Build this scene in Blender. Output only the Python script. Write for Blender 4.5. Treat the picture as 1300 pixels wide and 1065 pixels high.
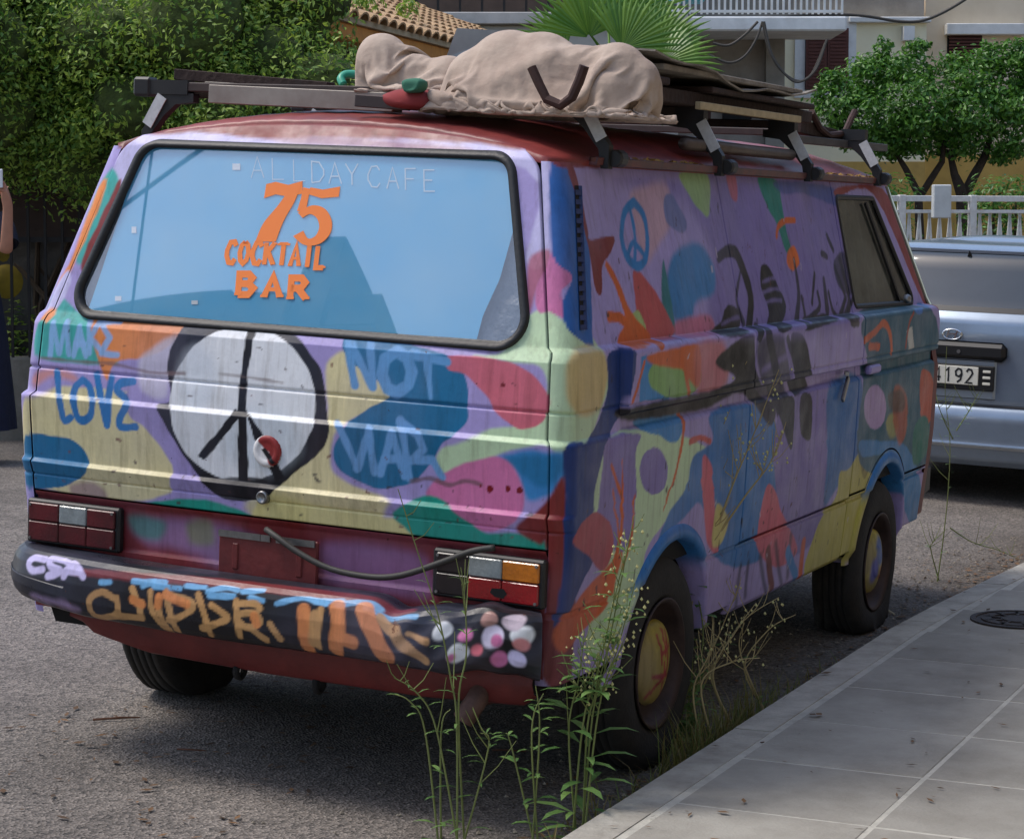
import bpy, bmesh, math, random
import numpy as np
from math import sin, cos, pi, radians, sqrt, atan2
from mathutils import Vector, Matrix, noise as mnoise

random.seed(7); RNG = np.random.default_rng(7)
for o in list(bpy.data.objects): bpy.data.objects.remove(o)
SC = bpy.context.scene
COL = SC.collection

# ---------------------------------------------------------------- camera
F = 2706.45                                   # focal length in photo pixels (photo 1300 px wide)
CAM = np.array([3.1827, -5.1034, 1.6073]); YAW = -.4399; PIT = -.0736
fw = np.array([sin(YAW)*cos(PIT), cos(YAW)*cos(PIT), sin(PIT)])
rt = np.array([cos(YAW), -sin(YAW), 0.]); up = np.cross(rt, fw)
cam = bpy.data.cameras.new('camera'); camo = bpy.data.objects.new('camera', cam); COL.objects.link(camo)
cam.sensor_width = 36; cam.lens = 36*F/1300; cam.shift_y = -45/1300
cam.clip_start = .05; cam.clip_end = 500
camo.matrix_world = Matrix(((rt[0], up[0], -fw[0], CAM[0]), (rt[1], up[1], -fw[1], CAM[1]), (rt[2], up[2], -fw[2], CAM[2]), (0, 0, 0, 1)))
SC.camera = camo

# ---------------------------------------------------------------- sky, sun, exposure
SUN_EL, SUN_AZ = radians(60), radians(254)     # azimuth clockwise from +Y
w = bpy.data.worlds.new('World'); SC.world = w; w.use_nodes = True
nt = w.node_tree; bg = nt.nodes['Background']
sky = nt.nodes.new('ShaderNodeTexSky'); sky.sky_type = 'NISHITA'; sky.sun_disc = False
sky.sun_elevation = SUN_EL; sky.sun_rotation = SUN_AZ; sky.air_density = 1.0; sky.dust_density = 2.2; sky.ozone_density = 1.0
nt.links.new(sky.outputs[0], bg.inputs[0]); bg.inputs[1].default_value = .15
sl = bpy.data.lights.new('sun', 'SUN'); so = bpy.data.objects.new('sun', sl); COL.objects.link(so)
sl.energy = 1.3; sl.angle = radians(19); sl.color = (1, .95, .88)
sd = Vector((sin(SUN_AZ)*cos(SUN_EL), cos(SUN_AZ)*cos(SUN_EL), sin(SUN_EL)))
so.rotation_euler = sd.to_track_quat('Z', 'Y').to_euler()
so.location = sd*30
vs = SC.view_settings; vs.view_transform = 'Standard'; vs.look = 'None'; vs.gamma = 1; vs.use_curve_mapping = False
vs.exposure = 0.62

# ---------------------------------------------------------------- photo pixel -> place
VR = .0459                                     # the van leans to the kerb with the road's camber
PIV = np.array([.8, 0, 0]); _c, _s = cos(VR), sin(VR)
RV = np.array([[_c, 0, _s], [0, 1, 0], [-_s, 0, _c]])
VM = Matrix(((_c, 0, _s, .8-.8*_c), (0, 1, 0, 0), (-_s, 0, _c, .8*_s), (0, 0, 0, 1)))
def ray(x, y): return fw + rt*(x-650)/F - up*(y-487.5)/F
def at_depth(x, y, d): r = ray(x, y); return CAM + r*d/(r@fw)
def on_z(x, y, z): r = ray(x, y); return CAM + r*(z-CAM[2])/r[2]
def on_plane(x, y, p0, n): r = ray(x, y); n = np.array(n, float); return CAM + r*(((np.array(p0)-CAM)@n)/(r@n))
_ov = RV.T@(CAM-PIV)+PIV
def vplane(x, y, ax, val): r = RV.T@ray(x, y); return _ov + r*((val-_ov[ax])/r[ax])

# ---------------------------------------------------------------- helpers
def lin(c):
    if isinstance(c, str): c = [int(c[i:i+2], 16) for i in (1, 3, 5)]
    return tuple((v/255/12.92 if v/255 <= .04045 else ((v/255+.055)/1.055)**2.4) for v in c)
MATS = {}
def mat(name, col, rough=.6, metal=0., noise=0., nscale=8., bump=0., bscale=60., col2=None, spec=None, alpha=None, island=0., coord='Object', detail=6., trans=0., coat=0., objrand=0.):
    if name in MATS: return MATS[name]
    m = bpy.data.materials.new(name); m.use_nodes = True; n = m.node_tree; L = n.links
    b = n.nodes['Principled BSDF']; c = lin(col) if not (isinstance(col, tuple) and max(col) <= 1.0) else col
    b.inputs['Base Color'].default_value = (*c, 1); b.inputs['Roughness'].default_value = rough; b.inputs['Metallic'].default_value = metal
    if spec is not None: b.inputs['Specular IOR Level'].default_value = spec
    if coat: b.inputs['Coat Weight'].default_value = coat; b.inputs['Coat Roughness'].default_value = .08
    if trans: b.inputs['Transmission Weight'].default_value = trans
    out = None
    if noise or island:
        c2 = (lin(col2) if not (isinstance(col2, tuple) and max(col2) <= 1.0) else col2) if col2 else tuple(v*.45 for v in c)
        mx = n.nodes.new('ShaderNodeMix'); mx.data_type = 'RGBA'; mx.inputs[6].default_value = (*c, 1); mx.inputs[7].default_value = (*c2, 1)
        if island:
            g = n.nodes.new('ShaderNodeNewGeometry'); mp = n.nodes.new('ShaderNodeMath'); mp.operation = 'MULTIPLY'; mp.inputs[1].default_value = island
            L.new(g.outputs['Random Per Island'], mp.inputs[0]); L.new(mp.outputs[0], mx.inputs[0])
        else:
            tc = n.nodes.new('ShaderNodeTexCoord'); no = n.nodes.new('ShaderNodeTexNoise'); no.inputs['Scale'].default_value = nscale; no.inputs['Detail'].default_value = detail; no.inputs['Roughness'].default_value = .65
            L.new(tc.outputs[coord], no.inputs['Vector'])
            r = n.nodes.new('ShaderNodeMapRange'); r.inputs[1].default_value = .35; r.inputs[2].default_value = .68; r.inputs[4].default_value = noise
            L.new(no.outputs[0], r.inputs[0]); L.new(r.outputs[0], mx.inputs[0])
        L.new(mx.outputs[2], b.inputs['Base Color'])
    if objrand:
        oi = n.nodes.new('ShaderNodeObjectInfo'); mr2 = n.nodes.new('ShaderNodeMapRange'); mr2.inputs[3].default_value = 1-objrand; mr2.inputs[4].default_value = 1+objrand*.5; L.new(oi.outputs['Random'], mr2.inputs[0])
        hs = n.nodes.new('ShaderNodeHueSaturation'); L.new(mr2.outputs[0], hs.inputs['Value'])
        if b.inputs['Base Color'].links: L.new(b.inputs['Base Color'].links[0].from_socket, hs.inputs['Color'])
        else: hs.inputs['Color'].default_value = (*c, 1)
        L.new(hs.outputs[0], b.inputs['Base Color'])
    if bump:
        tc = n.nodes.new('ShaderNodeTexCoord'); no = n.nodes.new('ShaderNodeTexNoise'); no.inputs['Scale'].default_value = bscale; no.inputs['Detail'].default_value = 5
        L.new(tc.outputs[coord], no.inputs['Vector']); bp = n.nodes.new('ShaderNodeBump'); bp.inputs['Strength'].default_value = bump; bp.inputs['Distance'].default_value = .02
        L.new(no.outputs[0], bp.inputs['Height']); L.new(bp.outputs[0], b.inputs['Normal'])
    MATS[name] = m; return m

def paint_mat(name, rough=.5, grime=.5, rust=0., rustcol=(60, 26, 20)):
    """hand-sprayed body paint: colour from the painted attribute, plus grain, grime streaks and rust specks"""
    m = bpy.data.materials.new(name); m.use_nodes = True; n = m.node_tree; L = n.links; N = n.nodes.new
    b = n.nodes['Principled BSDF']; a = N('ShaderNodeAttribute'); a.attribute_name = 'paint'
    tc = N('ShaderNodeTexCoord')
    def noise(scale, sc3=None, det=6, ro=.6):
        no = N('ShaderNodeTexNoise'); no.inputs['Scale'].default_value = scale; no.inputs['Detail'].default_value = det; no.inputs['Roughness'].default_value = ro
        if sc3:
            mp = N('ShaderNodeMapping'); mp.inputs['Scale'].default_value = sc3; L.new(tc.outputs['Object'], mp.inputs[0]); L.new(mp.outputs[0], no.inputs['Vector'])
        else: L.new(tc.outputs['Object'], no.inputs['Vector'])
        return no.outputs[0]
    def rng(src, lo, hi, a0=0., a1=1.):
        r = N('ShaderNodeMapRange'); r.inputs[1].default_value = lo; r.inputs[2].default_value = hi; r.inputs[3].default_value = a0; r.inputs[4].default_value = a1; L.new(src, r.inputs[0]); return r.outputs[0]
    def mixc(fac, c1, c2, mode='MIX'):
        x = N('ShaderNodeMix'); x.data_type = 'RGBA'; x.blend_type = mode
        if isinstance(fac, float): x.inputs[0].default_value = fac
        else: L.new(fac, x.inputs[0])
        for i, c in ((6, c1), (7, c2)):
            if isinstance(c, tuple): x.inputs[i].default_value = (*c, 1)
            else: L.new(c, x.inputs[i])
        return x.outputs[2]
    b.inputs['Specular IOR Level'].default_value = .32
    c = a.outputs['Color']
    c = mixc(rng(noise(5.), .35, .7, 0., .35), c, mixc(1., c, (.55, .55, .6), 'MULTIPLY'))
    c = mixc(rng(noise(1.7, None, 3), .42, .62, 0., .11), c, (.20, .24, .42)); c = mixc(rng(noise(2.3, (1, 1, .5), 4), .5, .68, 0., .13), c, (.42, .34, .44)); c = mixc(rng(noise(4., (16, 16, 1.0)), .55, .75, 0., .30), c, mixc(1., c, (1.5, 1.45, 1.4), 'MULTIPLY'))
    c = mixc(rng(noise(90., None, 3), .3, .75, 0., .22), c, mixc(1., c, (1.35, 1.35, 1.35), 'MULTIPLY'))
    c = mixc(rng(noise(3., (14, 14, 1.2)), .50, .78, 0., grime), c, mixc(1., c, (.42, .38, .33), 'MULTIPLY'))
    c = mixc(rng(noise(38., None, 4, .7), .70, .73, 0., min(1., rust+.25)), c, lin(rustcol))
    c = mixc(rng(noise(7., None, 8, .75), .66, .70, 0., rust), c, lin((96, 52, 38)))
    L.new(c, b.inputs['Base Color'])
    L.new(rng(noise(9.), .3, .7, rough-.1, rough+.16), b.inputs['Roughness'])
    bp = N('ShaderNodeBump'); bp.inputs['Strength'].default_value = .12; bp.inputs['Distance'].default_value = .01
    L.new(noise(22., None, 4), bp.inputs['Height']); L.new(bp.outputs[0], b.inputs['Normal'])
    MATS[name] = m; return m

def tag(o, label=None, cat=None, group=None, kind=None):
    if label: o['label'] = label
    if cat: o['category'] = cat
    if group: o['group'] = group
    if kind: o['kind'] = kind
    return o
def link(name, me, m=None, parent=None, smooth=False):
    if m is not None: me.materials.append(m)
    o = bpy.data.objects.new(name, me); COL.objects.link(o)
    if smooth: me.polygons.foreach_set('use_smooth', [True]*len(me.polygons))
    if parent is not None: o.parent = parent
    return o
def empty(name, label, cat, M=None, group=None):
    o = bpy.data.objects.new(name, None); COL.objects.link(o); o.empty_display_size = .2
    if M is not None: o.matrix_world = M
    return tag(o, label, cat, group)

class MB:
    """collects shapes; build() links them as one mesh object"""
    def __init__(s): s.v = []; s.f = []
    def add(s, vs, fs):
        n = len(s.v); s.v += [tuple(map(float, p)) for p in vs]; s.f += [tuple(i+n for i in f) for f in fs]; return s
    def box(s, x0, x1, y0, y1, z0, z1, R=None, bev=0):
        if bev:
            b = bev; vs = []; 
            bm = bmesh.new(); bmesh.ops.create_cube(bm, size=1)
            for v in bm.verts: v.co = Vector(((x0+x1)/2+v.co.x*(x1-x0), (y0+y1)/2+v.co.y*(y1-y0), (z0+z1)/2+v.co.z*(z1-z0)))
            bmesh.ops.bevel(bm, geom=bm.edges[:], offset=b, segments=1, affect='EDGES', profile=.5)
            bm.verts.index_update(); vs = [v.co.copy() for v in bm.verts]; fs = [[v.index for v in f.verts] for f in bm.faces]; bm.free()
        else:
            vs = [Vector((x, y, z)) for x in (x0, x1) for y in (y0, y1) for z in (z0, z1)]
            fs = [(0, 1, 3, 2), (4, 6, 7, 5), (0, 4, 5, 1), (2, 3, 7, 6), (0, 2, 6, 4), (1, 5, 7, 3)]
        if R is not None: vs = [R@v for v in vs]
        return s.add(vs, fs)
    def bar(s, p, q, w, h=None, upv=(0, 0, 1), bev=0):
        p = Vector(p); q = Vector(q); d = q-p; L = d.length; d = d/L; u = Vector(upv); r = d.cross(u)
        if r.length < 1e-4: r = d.cross(Vector((1, 0, 0)))
        r.normalize(); u = r.cross(d); h = h or w
        M = Matrix(((r.x, d.x, u.x, p.x), (r.y, d.y, u.y, p.y), (r.z, d.z, u.z, p.z), (0, 0, 0, 1)))
        return s.box(-w/2, w/2, 0, L, -h/2, h/2, M, bev)
    def tube(s, pts, r, n=8, caps=True):
        P = [Vector(p) for p in pts]; k = len(P); rs = r if hasattr(r, '__len__') else [r]*k
        vs = []; ref = None
        for i in range(k):
            t = (P[min(i+1, k-1)]-P[max(i-1, 0)]).normalized()
            if ref is None: ref = t.orthogonal().normalized()
            ref = (ref-t*ref.dot(t)); ref = ref.normalized() if ref.length > 1e-6 else t.orthogonal().normalized()
            bn = t.cross(ref)
            for j in range(n):
                a = 2*pi*j/n; vs.append(P[i]+(ref*cos(a)+bn*sin(a))*rs[i])
        fs = [(i*n+j, i*n+(j+1) % n, (i+1)*n+(j+1) % n, (i+1)*n+j) for i in range(k-1) for j in range(n)]
        if caps: fs += [tuple(range(n-1, -1, -1)), tuple((k-1)*n+j for j in range(n))]
        return s.add(vs, fs)
    def lathe(s, prof, c, axis='x', n=40, sgn=1, a0=0, a1=2*pi):
        """prof: list of (radius, offset along axis)"""
        vs = []; k = len(prof); full = abs(a1-a0-2*pi) < 1e-6; m = n if full else n+1
        for (r, h) in prof:
            for j in range(m):
                a = a0+(a1-a0)*j/n
                if axis == 'x': vs.append((c[0]+sgn*h, c[1]+r*cos(a), c[2]+r*sin(a)))
                elif axis == 'y': vs.append((c[0]+r*cos(a), c[1]+sgn*h, c[2]+r*sin(a)))
                else: vs.append((c[0]+r*cos(a), c[1]+r*sin(a), c[2]+sgn*h))
        fs = [(i*m+j, i*m+(j+1) % m, (i+1)*m+(j+1) % m, (i+1)*m+j) for i in range(k-1) for j in range(n)]
        return s.add(vs, fs)
    def build(s, name, m, parent=None, smooth=False, M=None, label=None):
        me = bpy.data.meshes.new(name); vs = s.v
        me.from_pydata(vs, [], s.f); me.validate()
        if smooth == 'auto':
            o = link(name, me, m, parent); me.polygons.foreach_set('use_smooth', [True]*len(me.polygons))
            try: me.set_sharp_from_angle(angle=radians(35))
            except Exception: pass
        else: o = link(name, me, m, parent, smooth)
        if M is not None: o.matrix_world = M
        if label: o['label'] = label
        return o
def vm_at(loc): return VM@Matrix.Translation(Vector(loc))
def shift(mb, loc):
    mb.v = [(a-loc[0], b-loc[1], c-loc[2]) for a, b, c in mb.v]; return mb
def copy_tree(o, parent=None):
    c = o.copy(); COL.objects.link(c)
    if parent is not None: c.parent = parent
    for ch in list(o.children): copy_tree(ch, c)
    return c

# ---------------------------------------------------------------- paint stencils (numpy)
def catmull(pts, closed=True, k=5):
    P = np.array(pts, float); n = len(P); out = []
    for i in range(n if closed else n-1):
        if closed: p0, p1, p2, p3 = P[(i-1) % n], P[i], P[(i+1) % n], P[(i+2) % n]
        else: p0, p1, p2, p3 = P[max(i-1, 0)], P[i], P[i+1], P[min(i+2, n-1)]
        for t in np.arange(k)/k:
            out.append(.5*((2*p1)+(-p0+p2)*t+(2*p0-5*p1+4*p2-p3)*t*t+(-p0+3*p1-3*p2+p3)*t**3))
    if not closed: out.append(P[-1])
    return np.array(out)
def sd_poly(X, Y, P):
    d = np.full(X.shape, 1e9); ins = np.zeros(X.shape, bool); n = len(P)
    for i in range(n):
        ax, ay = P[i]; bx, by = P[(i+1) % n]; ex, ey = bx-ax, by-ay
        wx, wy = X-ax, Y-ay; t = np.clip((wx*ex+wy*ey)/max(ex*ex+ey*ey, 1e-12), 0, 1)
        d = np.minimum(d, (wx-ex*t)**2+(wy-ey*t)**2)
        if ay != by:
            c = ((ay > Y) != (by > Y)) & (X < ex*(Y-ay)/(by-ay)+ax); ins ^= c
    d = np.sqrt(d); return np.where(ins, -d, d)
def sd_line(X, Y, P, W):
    d = np.full(X.shape, 1e9); n = len(P)
    for i in range(n-1):
        ax, ay = P[i]; bx, by = P[i+1]; ex, ey = bx-ax, by-ay
        wx, wy = X-ax, Y-ay; t = np.clip((wx*ex+wy*ey)/max(ex*ex+ey*ey, 1e-12), 0, 1)
        d = np.minimum(d, np.hypot(wx-ex*t, wy-ey*t)-(W[i]*(1-t)+W[i+1]*t)/2)
    return d
def wob(X, Y, a): return a*(np.sin(X*61+Y*37)+np.sin(X*23-Y*83+1.3)+np.sin(X*131+Y*97+.7)*.5)
class Stencil:
    def __init__(s, conv, base): s.conv = conv; s.ops = []; s.base = lin(base)
    def poly(s, col, pts, soft=.012, smooth=True, alpha=1.):
        P = np.array([s.conv(*p) for p in pts]); P = catmull(P) if smooth else P
        s.ops.append(('p', P, lin(col), soft, alpha, None)); return s
    def ell(s, col, cx, cy, rx, ry, soft=.012, alpha=1., rot=0.):
        return s.poly(col, [(cx+rx*cos(a)*cos(rot)-ry*sin(a)*sin(rot), cy+rx*cos(a)*sin(rot)+ry*sin(a)*cos(rot)) for a in np.arange(14)*2*pi/14], soft, True, alpha)
    def line(s, col, pts, w, soft=.006, smooth=True, alpha=1., w1=None):
        """w in metres (w1: width at the end)"""
        P = np.array([s.conv(*p) for p in pts]); P = catmull(P, False, 4) if smooth and len(P) > 2 else P
        W = np.linspace(w, w if w1 is None else w1, len(P)); s.ops.append(('l', P, lin(col), soft, alpha, W)); return s
    def eval(s, X, Y):
        X = np.asarray(X).ravel(); Y = np.asarray(Y).ravel(); C = np.tile(np.array(s.base), (len(X), 1)); wb = wob(X, Y, .0009)
        for k, P, col, soft, al, W in s.ops:
            soft = soft*.6 if soft < .03 else soft*.8
            mg = soft+.02+(W.max() if W is not None else 0); lo = P.min(0)-mg; hi = P.max(0)+mg
            idx = np.nonzero((X > lo[0]) & (X < hi[0]) & (Y > lo[1]) & (Y < hi[1]))[0]
            if not len(idx): continue
            x, y = X[idx], Y[idx]
            d = (sd_poly(x, y, P) if k == 'p' else sd_line(x, y, P, W))+wb[idx]
            a = np.clip(.5-d/soft, 0, 1); a = (a*a*(3-2*a)*al)[:, None]
            C[idx] = C[idx]*(1-a)+np.array(col)*a
        return C

# stroke letters on a unit box (x right, y up)
GL = {
 'A': [[(0, 0), (.5, 1), (1, 0)], [(.2, .35), (.8, .35)]], 'L': [[(0, 1), (0, 0), (.9, 0)]], 'D': [[(0, 0), (0, 1), (.6, .95), (.95, .6), (.95, .35), (.6, .05), (0, 0)]],
 'Y': [[(0, 1), (.5, .5), (1, 1)], [(.5, .5), (.5, 0)]], 'C': [[(1, .8), (.75, 1), (.3, .97), (0, .6), (0, .35), (.3, .03), (.75, 0), (1, .2)]],
 'F': [[(0, 0), (0, 1), (.9, 1)], [(0, .52), (.7, .52)]], 'E': [[(.9, 1), (0, 1), (0, 0), (.9, 0)], [(0, .52), (.7, .52)]],
 'O': [[(.5, 1), (.15, .85), (0, .5), (.15, .15), (.5, 0), (.85, .15), (1, .5), (.85, .85), (.5, 1)]], 'K': [[(0, 0), (0, 1)], [(.95, 1), (0, .45)], [(.25, .6), (1, 0)]],
 'T': [[(0, 1), (1, 1)], [(.5, 1), (.5, 0)]], 'I': [[(.5, 0), (.5, 1)]], 'B': [[(0, 0), (0, 1), (.6, 1), (.85, .8), (.6, .53), (0, .53)], [(.6, .53), (.95, .3), (.65, 0), (0, 0)]],
 'R': [[(0, 0), (0, 1), (.65, 1), (.9, .77), (.65, .5), (0, .5)], [(.45, .5), (1, 0)]], '1': [[(.2, .8), (.55, 1), (.55, 0)]], '2': [[(.05, .8), (.35, 1), (.75, .95), (.9, .7), (.6, .4), (0, 0), (.95, 0)]],
 '4': [[(.7, 0), (.7, 1), (0, .3), (1, .3)]], '9': [[(.9, .65), (.55, .42), (.12, .5), (.05, .8), (.4, 1), (.8, .93), (.92, .6), (.75, .2), (.3, 0)]],
}
def ribbon(mb, pts3, wid, nrm):
    """mitred flat strip along 3-D points lying on a surface with normal nrm"""
    P = [Vector(p) for p in pts3]; n = len(P); nr = Vector(nrm); wd = wid if hasattr(wid, '__len__') else [wid]*n
    vs = []
    for i in range(n):
        d0 = (P[i]-P[i-1]).normalized() if i else None; d1 = (P[i+1]-P[i]).normalized() if i < n-1 else None
        d0 = d0 or d1; d1 = d1 or d0
        t = (d0+d1); t = t.normalized() if t.length > .2 else d1
        k = 1/max(.55, t.dot(d1)); s = nr.cross(t).normalized()*wd[i]*.5*k
        vs += [P[i]+s, P[i]-s]
    mb.add(vs, [(2*i, 2*i+1, 2*i+3, 2*i+2) for i in range(n-1)])

def grid_mesh(name, P, m, parent=None, keep=None, colors=None, skirt=None, smooth=True, flip=False):
    """P: R x C x 3 vertex grid; keep: (R-1)x(C-1) face mask; skirt: vector the rim folds back along"""
    if skirt is not None:
        sk = np.array(skirt)
        P = np.concatenate([P[:1]+sk, P, P[-1:]+sk], 0); P = np.concatenate([P[:, :1]+sk, P, P[:, -1:]+sk], 1)
        if keep is not None: keep = np.pad(keep, 1, mode='edge')
        if colors is not None: colors = np.pad(colors, ((1, 1), (1, 1), (0, 0)), mode='edge')
    R, C = P.shape[:2]; idx = np.arange(R*C).reshape(R, C)
    q = np.stack([idx[:-1, :-1], idx[:-1, 1:], idx[1:, 1:], idx[1:, :-1]], -1).reshape(-1, 4)
    if flip: q = q[:, ::-1]
    if keep is not None: q = q[keep.ravel()]
    used = np.unique(q); rm = np.full(R*C, -1); rm[used] = np.arange(len(used)); q = rm[q]
    V = P.reshape(-1, 3)[used]
    me = bpy.data.meshes.new(name); me.vertices.add(len(V)); me.vertices.foreach_set('co', V.ravel().astype(np.float32))
    me.loops.add(q.size); me.loops.foreach_set('vertex_index', q.ravel().astype(np.int32))
    me.polygons.add(len(q)); me.polygons.foreach_set('loop_start', np.arange(0, q.size, 4, dtype=np.int32))
    try: me.polygons.foreach_set('loop_total', np.full(len(q), 4, np.int32))
    except Exception: pass
    me.update(calc_edges=True); me.validate()
    if colors is not None:
        c = colors.reshape(-1, 3)[used]; at = me.attributes.new('paint', 'FLOAT_COLOR', 'POINT')
        at.data.foreach_set('color', np.c_[c, np.ones(len(c))].ravel().astype(np.float32))
    return link(name, me, m, parent, smooth)
def interp(tab): 
    a = np.array(tab, float); return lambda z: np.interp(z, a[:, 0], a[:, 1])
def levels(lo, hi, step, feats):
    g = np.concatenate([np.linspace(lo, hi, int(round((hi-lo)/step))+1), [f for f in feats if lo < f < hi]]); g = np.unique(np.round(g, 5))
    k = [g[0]]
    fs = set(np.round(feats, 5))
    for v in g[1:]:
        if v-k[-1] < step*.3 and v not in fs: continue
        k.append(v)
    k[-1] = hi; return np.array(k)
# ================================================================ the painted van
VAN = empty('parked_van', 'old hand painted van with peace sign on its tailgate and loaded roof, beside the kerb', 'van', VM)
Wt = interp([(.33, .845), (.36, .868), (.562, .886), (.566, .879), (.578, .879), (.584, .892), (.75, .902), (1.0, .906), (1.036, .905), (1.048, .893), (1.112, .890), (1.118, .885), (1.124, .890), (1.262, .884), (1.276, .880), (1.288, .866), (1.787, .745), (1.83, .735), (1.88, .72)])
yrt = interp([(.33, .03), (.42, .012), (.70, .006), (.752, .0), (.797, -.006), (.801, -.001), (.805, -.007), (.838, -.020), (.850, -.008), (1.034, -.026), (1.048, -.012), (1.113, -.008), (1.119, .0), (1.125, -.007), (1.25, .004), (1.29, .03), (1.787, .19), (1.83, .225), (1.88, .265)])
strip = interp([(1.085, 0), (1.098, .026), (1.27, .034), (1.282, .031), (1.288, .0)])
BUL = .018; CR = .055
FE = [.36, .562, .566, .572, .578, .584, .75, .797, .801, .805, .838, .844, .850, 1.034, 1.041, 1.048, 1.085, 1.098, 1.112, 1.118, 1.124, 1.25, 1.262, 1.27, 1.276, 1.282, 1.288, 1.3]
def conv(px, py):
    """photo pixel on the van's skin -> stencil coordinate (metres round the rear right corner, height)"""
    y = 0.
    for _ in range(4):
        p = vplane(px, py, 1, y); y = float(yrt(p[2]))+BUL*min(1, abs(p[0])/.85)**3
    if p[0] <= Wt(p[2]): return (p[0]-float(Wt(p[2])), p[2])
    x = .9
    for _ in range(4):
        p = vplane(px, py, 0, x); x = float(Wt(p[2]))+(float(strip(p[2])) if p[1] > .37 else 0)
    return (p[1]-float(yrt(p[2]))-BUL, p[2])

LAV = (166, 152, 205); CRM = (222, 210, 160); TEAL = (62, 168, 160); ORG = (228, 138, 70); DEEP = (16, 108, 152); PNK = (208, 118, 165); SAL = (206, 104, 120)
PGR = (192, 216, 176); WHT = (232, 234, 236); BLK = (24, 24, 30); RED = (128, 44, 42); EMR = (22, 150, 130); BLU = (38, 96, 168); NAV = (26, 56, 118); SKY = (58, 134, 196); SPU = (132, 118, 178); OLV = (186, 178, 84)
S = Stencil(conv, LAV)
# --- tailgate
S.poly(PGR, [(600, 452), (640, 446), (672, 400), (697, 394), (720, 408), (748, 425), (768, 452), (772, 490), (762, 520), (748, 556), (720, 580), (690, 566), (640, 575), (590, 596), (556, 600), (560, 570), (610, 545), (660, 540), (690, 520), (690, 470), (650, 460)], .02)
S.poly(LAV, [(590, 470), (620, 500), (640, 530), (600, 556), (560, 566), (590, 540)], .025)
S.poly(CRM, [(33, 500), (170, 500), (205, 540), (222, 575), (224, 615), (205, 630), (150, 636), (33, 606)], .02)
S.poly(CRM, [(415, 462), (447, 446), (478, 482), (500, 505), (430, 545), (420, 590), (440, 612), (500, 640), (560, 690), (480, 690), (330, 676), (318, 660), (335, 622), (395, 566), (415, 530)], .025)
S.poly((214, 204, 130), [(316, 652), (330, 622), (400, 640), (470, 650), (560, 668), (600, 690), (420, 684)], .04, True, .7)
S.poly(TEAL, [(66, 372), (104, 398), (124, 402), (122, 430), (150, 458), (120, 463), (44, 452), (50, 410)], .02)
S.poly(LAV, [(26, 452), (60, 462), (70, 490), (40, 505), (24, 495)], .03)
S.poly(ORG, [(118, 405), (190, 405), (238, 412), (223, 432), (190, 452), (146, 460), (136, 484), (124, 456), (117, 428)], .016)
S.poly(ORG, [(40, 478), (60, 468), (92, 474), (96, 484), (66, 478), (44, 490)], .03, True, .6)
S.poly(LAV, [(160, 500), (190, 494), (217, 516), (224, 560), (244, 600), (300, 642), (318, 660), (225, 632), (218, 590), (186, 545), (166, 530)], .014)
S.poly(DEEP, [(25, 556), (64, 553), (95, 560), (113, 582), (108, 600), (85, 616), (54, 620), (25, 614)], .008)
S.poly((150, 112, 128), [(88, 616), (118, 612), (136, 628), (128, 650), (100, 640)], .03, True, .7)
S.poly(EMR, [(180, 640), (237, 633), (288, 641), (322, 660), (257, 660), (203, 650)], .016)
S.poly((214, 208, 222), [(196, 440), (222, 425), (232, 440), (216, 470), (210, 505), (180, 496), (176, 460)], .03, True, .8)
# peace sign
S.poly(BLK, [(216, 446), (224, 428), (240, 412), (300, 412), (360, 418), (380, 430), (394, 450), (409, 476), (416, 530), (416, 556), (403, 577), (385, 592), (360, 612), (338, 632), (305, 636), (277, 629), (250, 601), (230, 573), (210, 540), (199, 516), (216, 508), (212, 470)], .007)
S.ell(WHT, 308, 513, 93, 98, .007)
S.ell((205, 218, 226), 330, 560, 50, 40, .09, .5); S.ell((206, 214, 224), 250, 480, 26, 40, .06, .5)
S.poly(BLK, [(313, 414), (323, 414), (315, 470), (312, 520), (314, 614), (300, 614), (301, 520), (306, 470)], .006, False)
S.poly(BLK, [(299, 518), (306, 527), (259, 585), (250, 579)], .006, False)
S.poly(BLK, [(311, 520), (319, 530), (331, 548), (361, 606), (350, 611), (322, 556)], .006, False)
S.ell(BLK, 308, 612, 32, 7, .012, .9)
# right half
S.poly(DEEP, [(437, 430), (474, 428), (522, 438), (569, 452), (590, 475), (594, 509), (590, 540), (562, 563), (549, 584), (525, 611), (481, 620), (447, 607), (427, 590), (424, 570), (437, 543), (468, 519), (495, 502), (478, 482), (444, 458)], .009)
S.poly(SAL, [(569, 452), (604, 453), (644, 459), (671, 472), (691, 492), (698, 513), (688, 536), (664, 545), (644, 536), (627, 520), (617, 502), (590, 476), (569, 468)], .010)
S.poly(SKY, [(634, 579), (671, 570), (697, 574), (719, 577), (722, 611), (694, 630), (671, 636), (660, 611), (650, 589)], .03)
S.poly(DEEP, [(640, 582), (690, 578), (716, 582), (716, 600), (690, 618), (666, 606)], .03, True, .7)
S.poly(LAV, [(488, 655), (500, 634), (522, 617), (546, 607), (552, 628), (515, 650)], .03)
S.poly(PNK, [(540, 625), (569, 597), (603, 584), (634, 580), (654, 597), (664, 621), (664, 645), (650, 665), (617, 675), (583, 665), (556, 645)], .018)
S.poly(EMR, [(500, 650), (546, 628), (583, 655), (617, 676), (657, 676), (690, 686), (684, 702), (603, 698), (535, 684), (512, 668)], .016)
S.poly(RED, [(655, 672), (680, 650), (700, 628), (718, 606), (724, 640), (726, 860), (690, 860), (694, 700), (684, 690)], .022)
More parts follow.
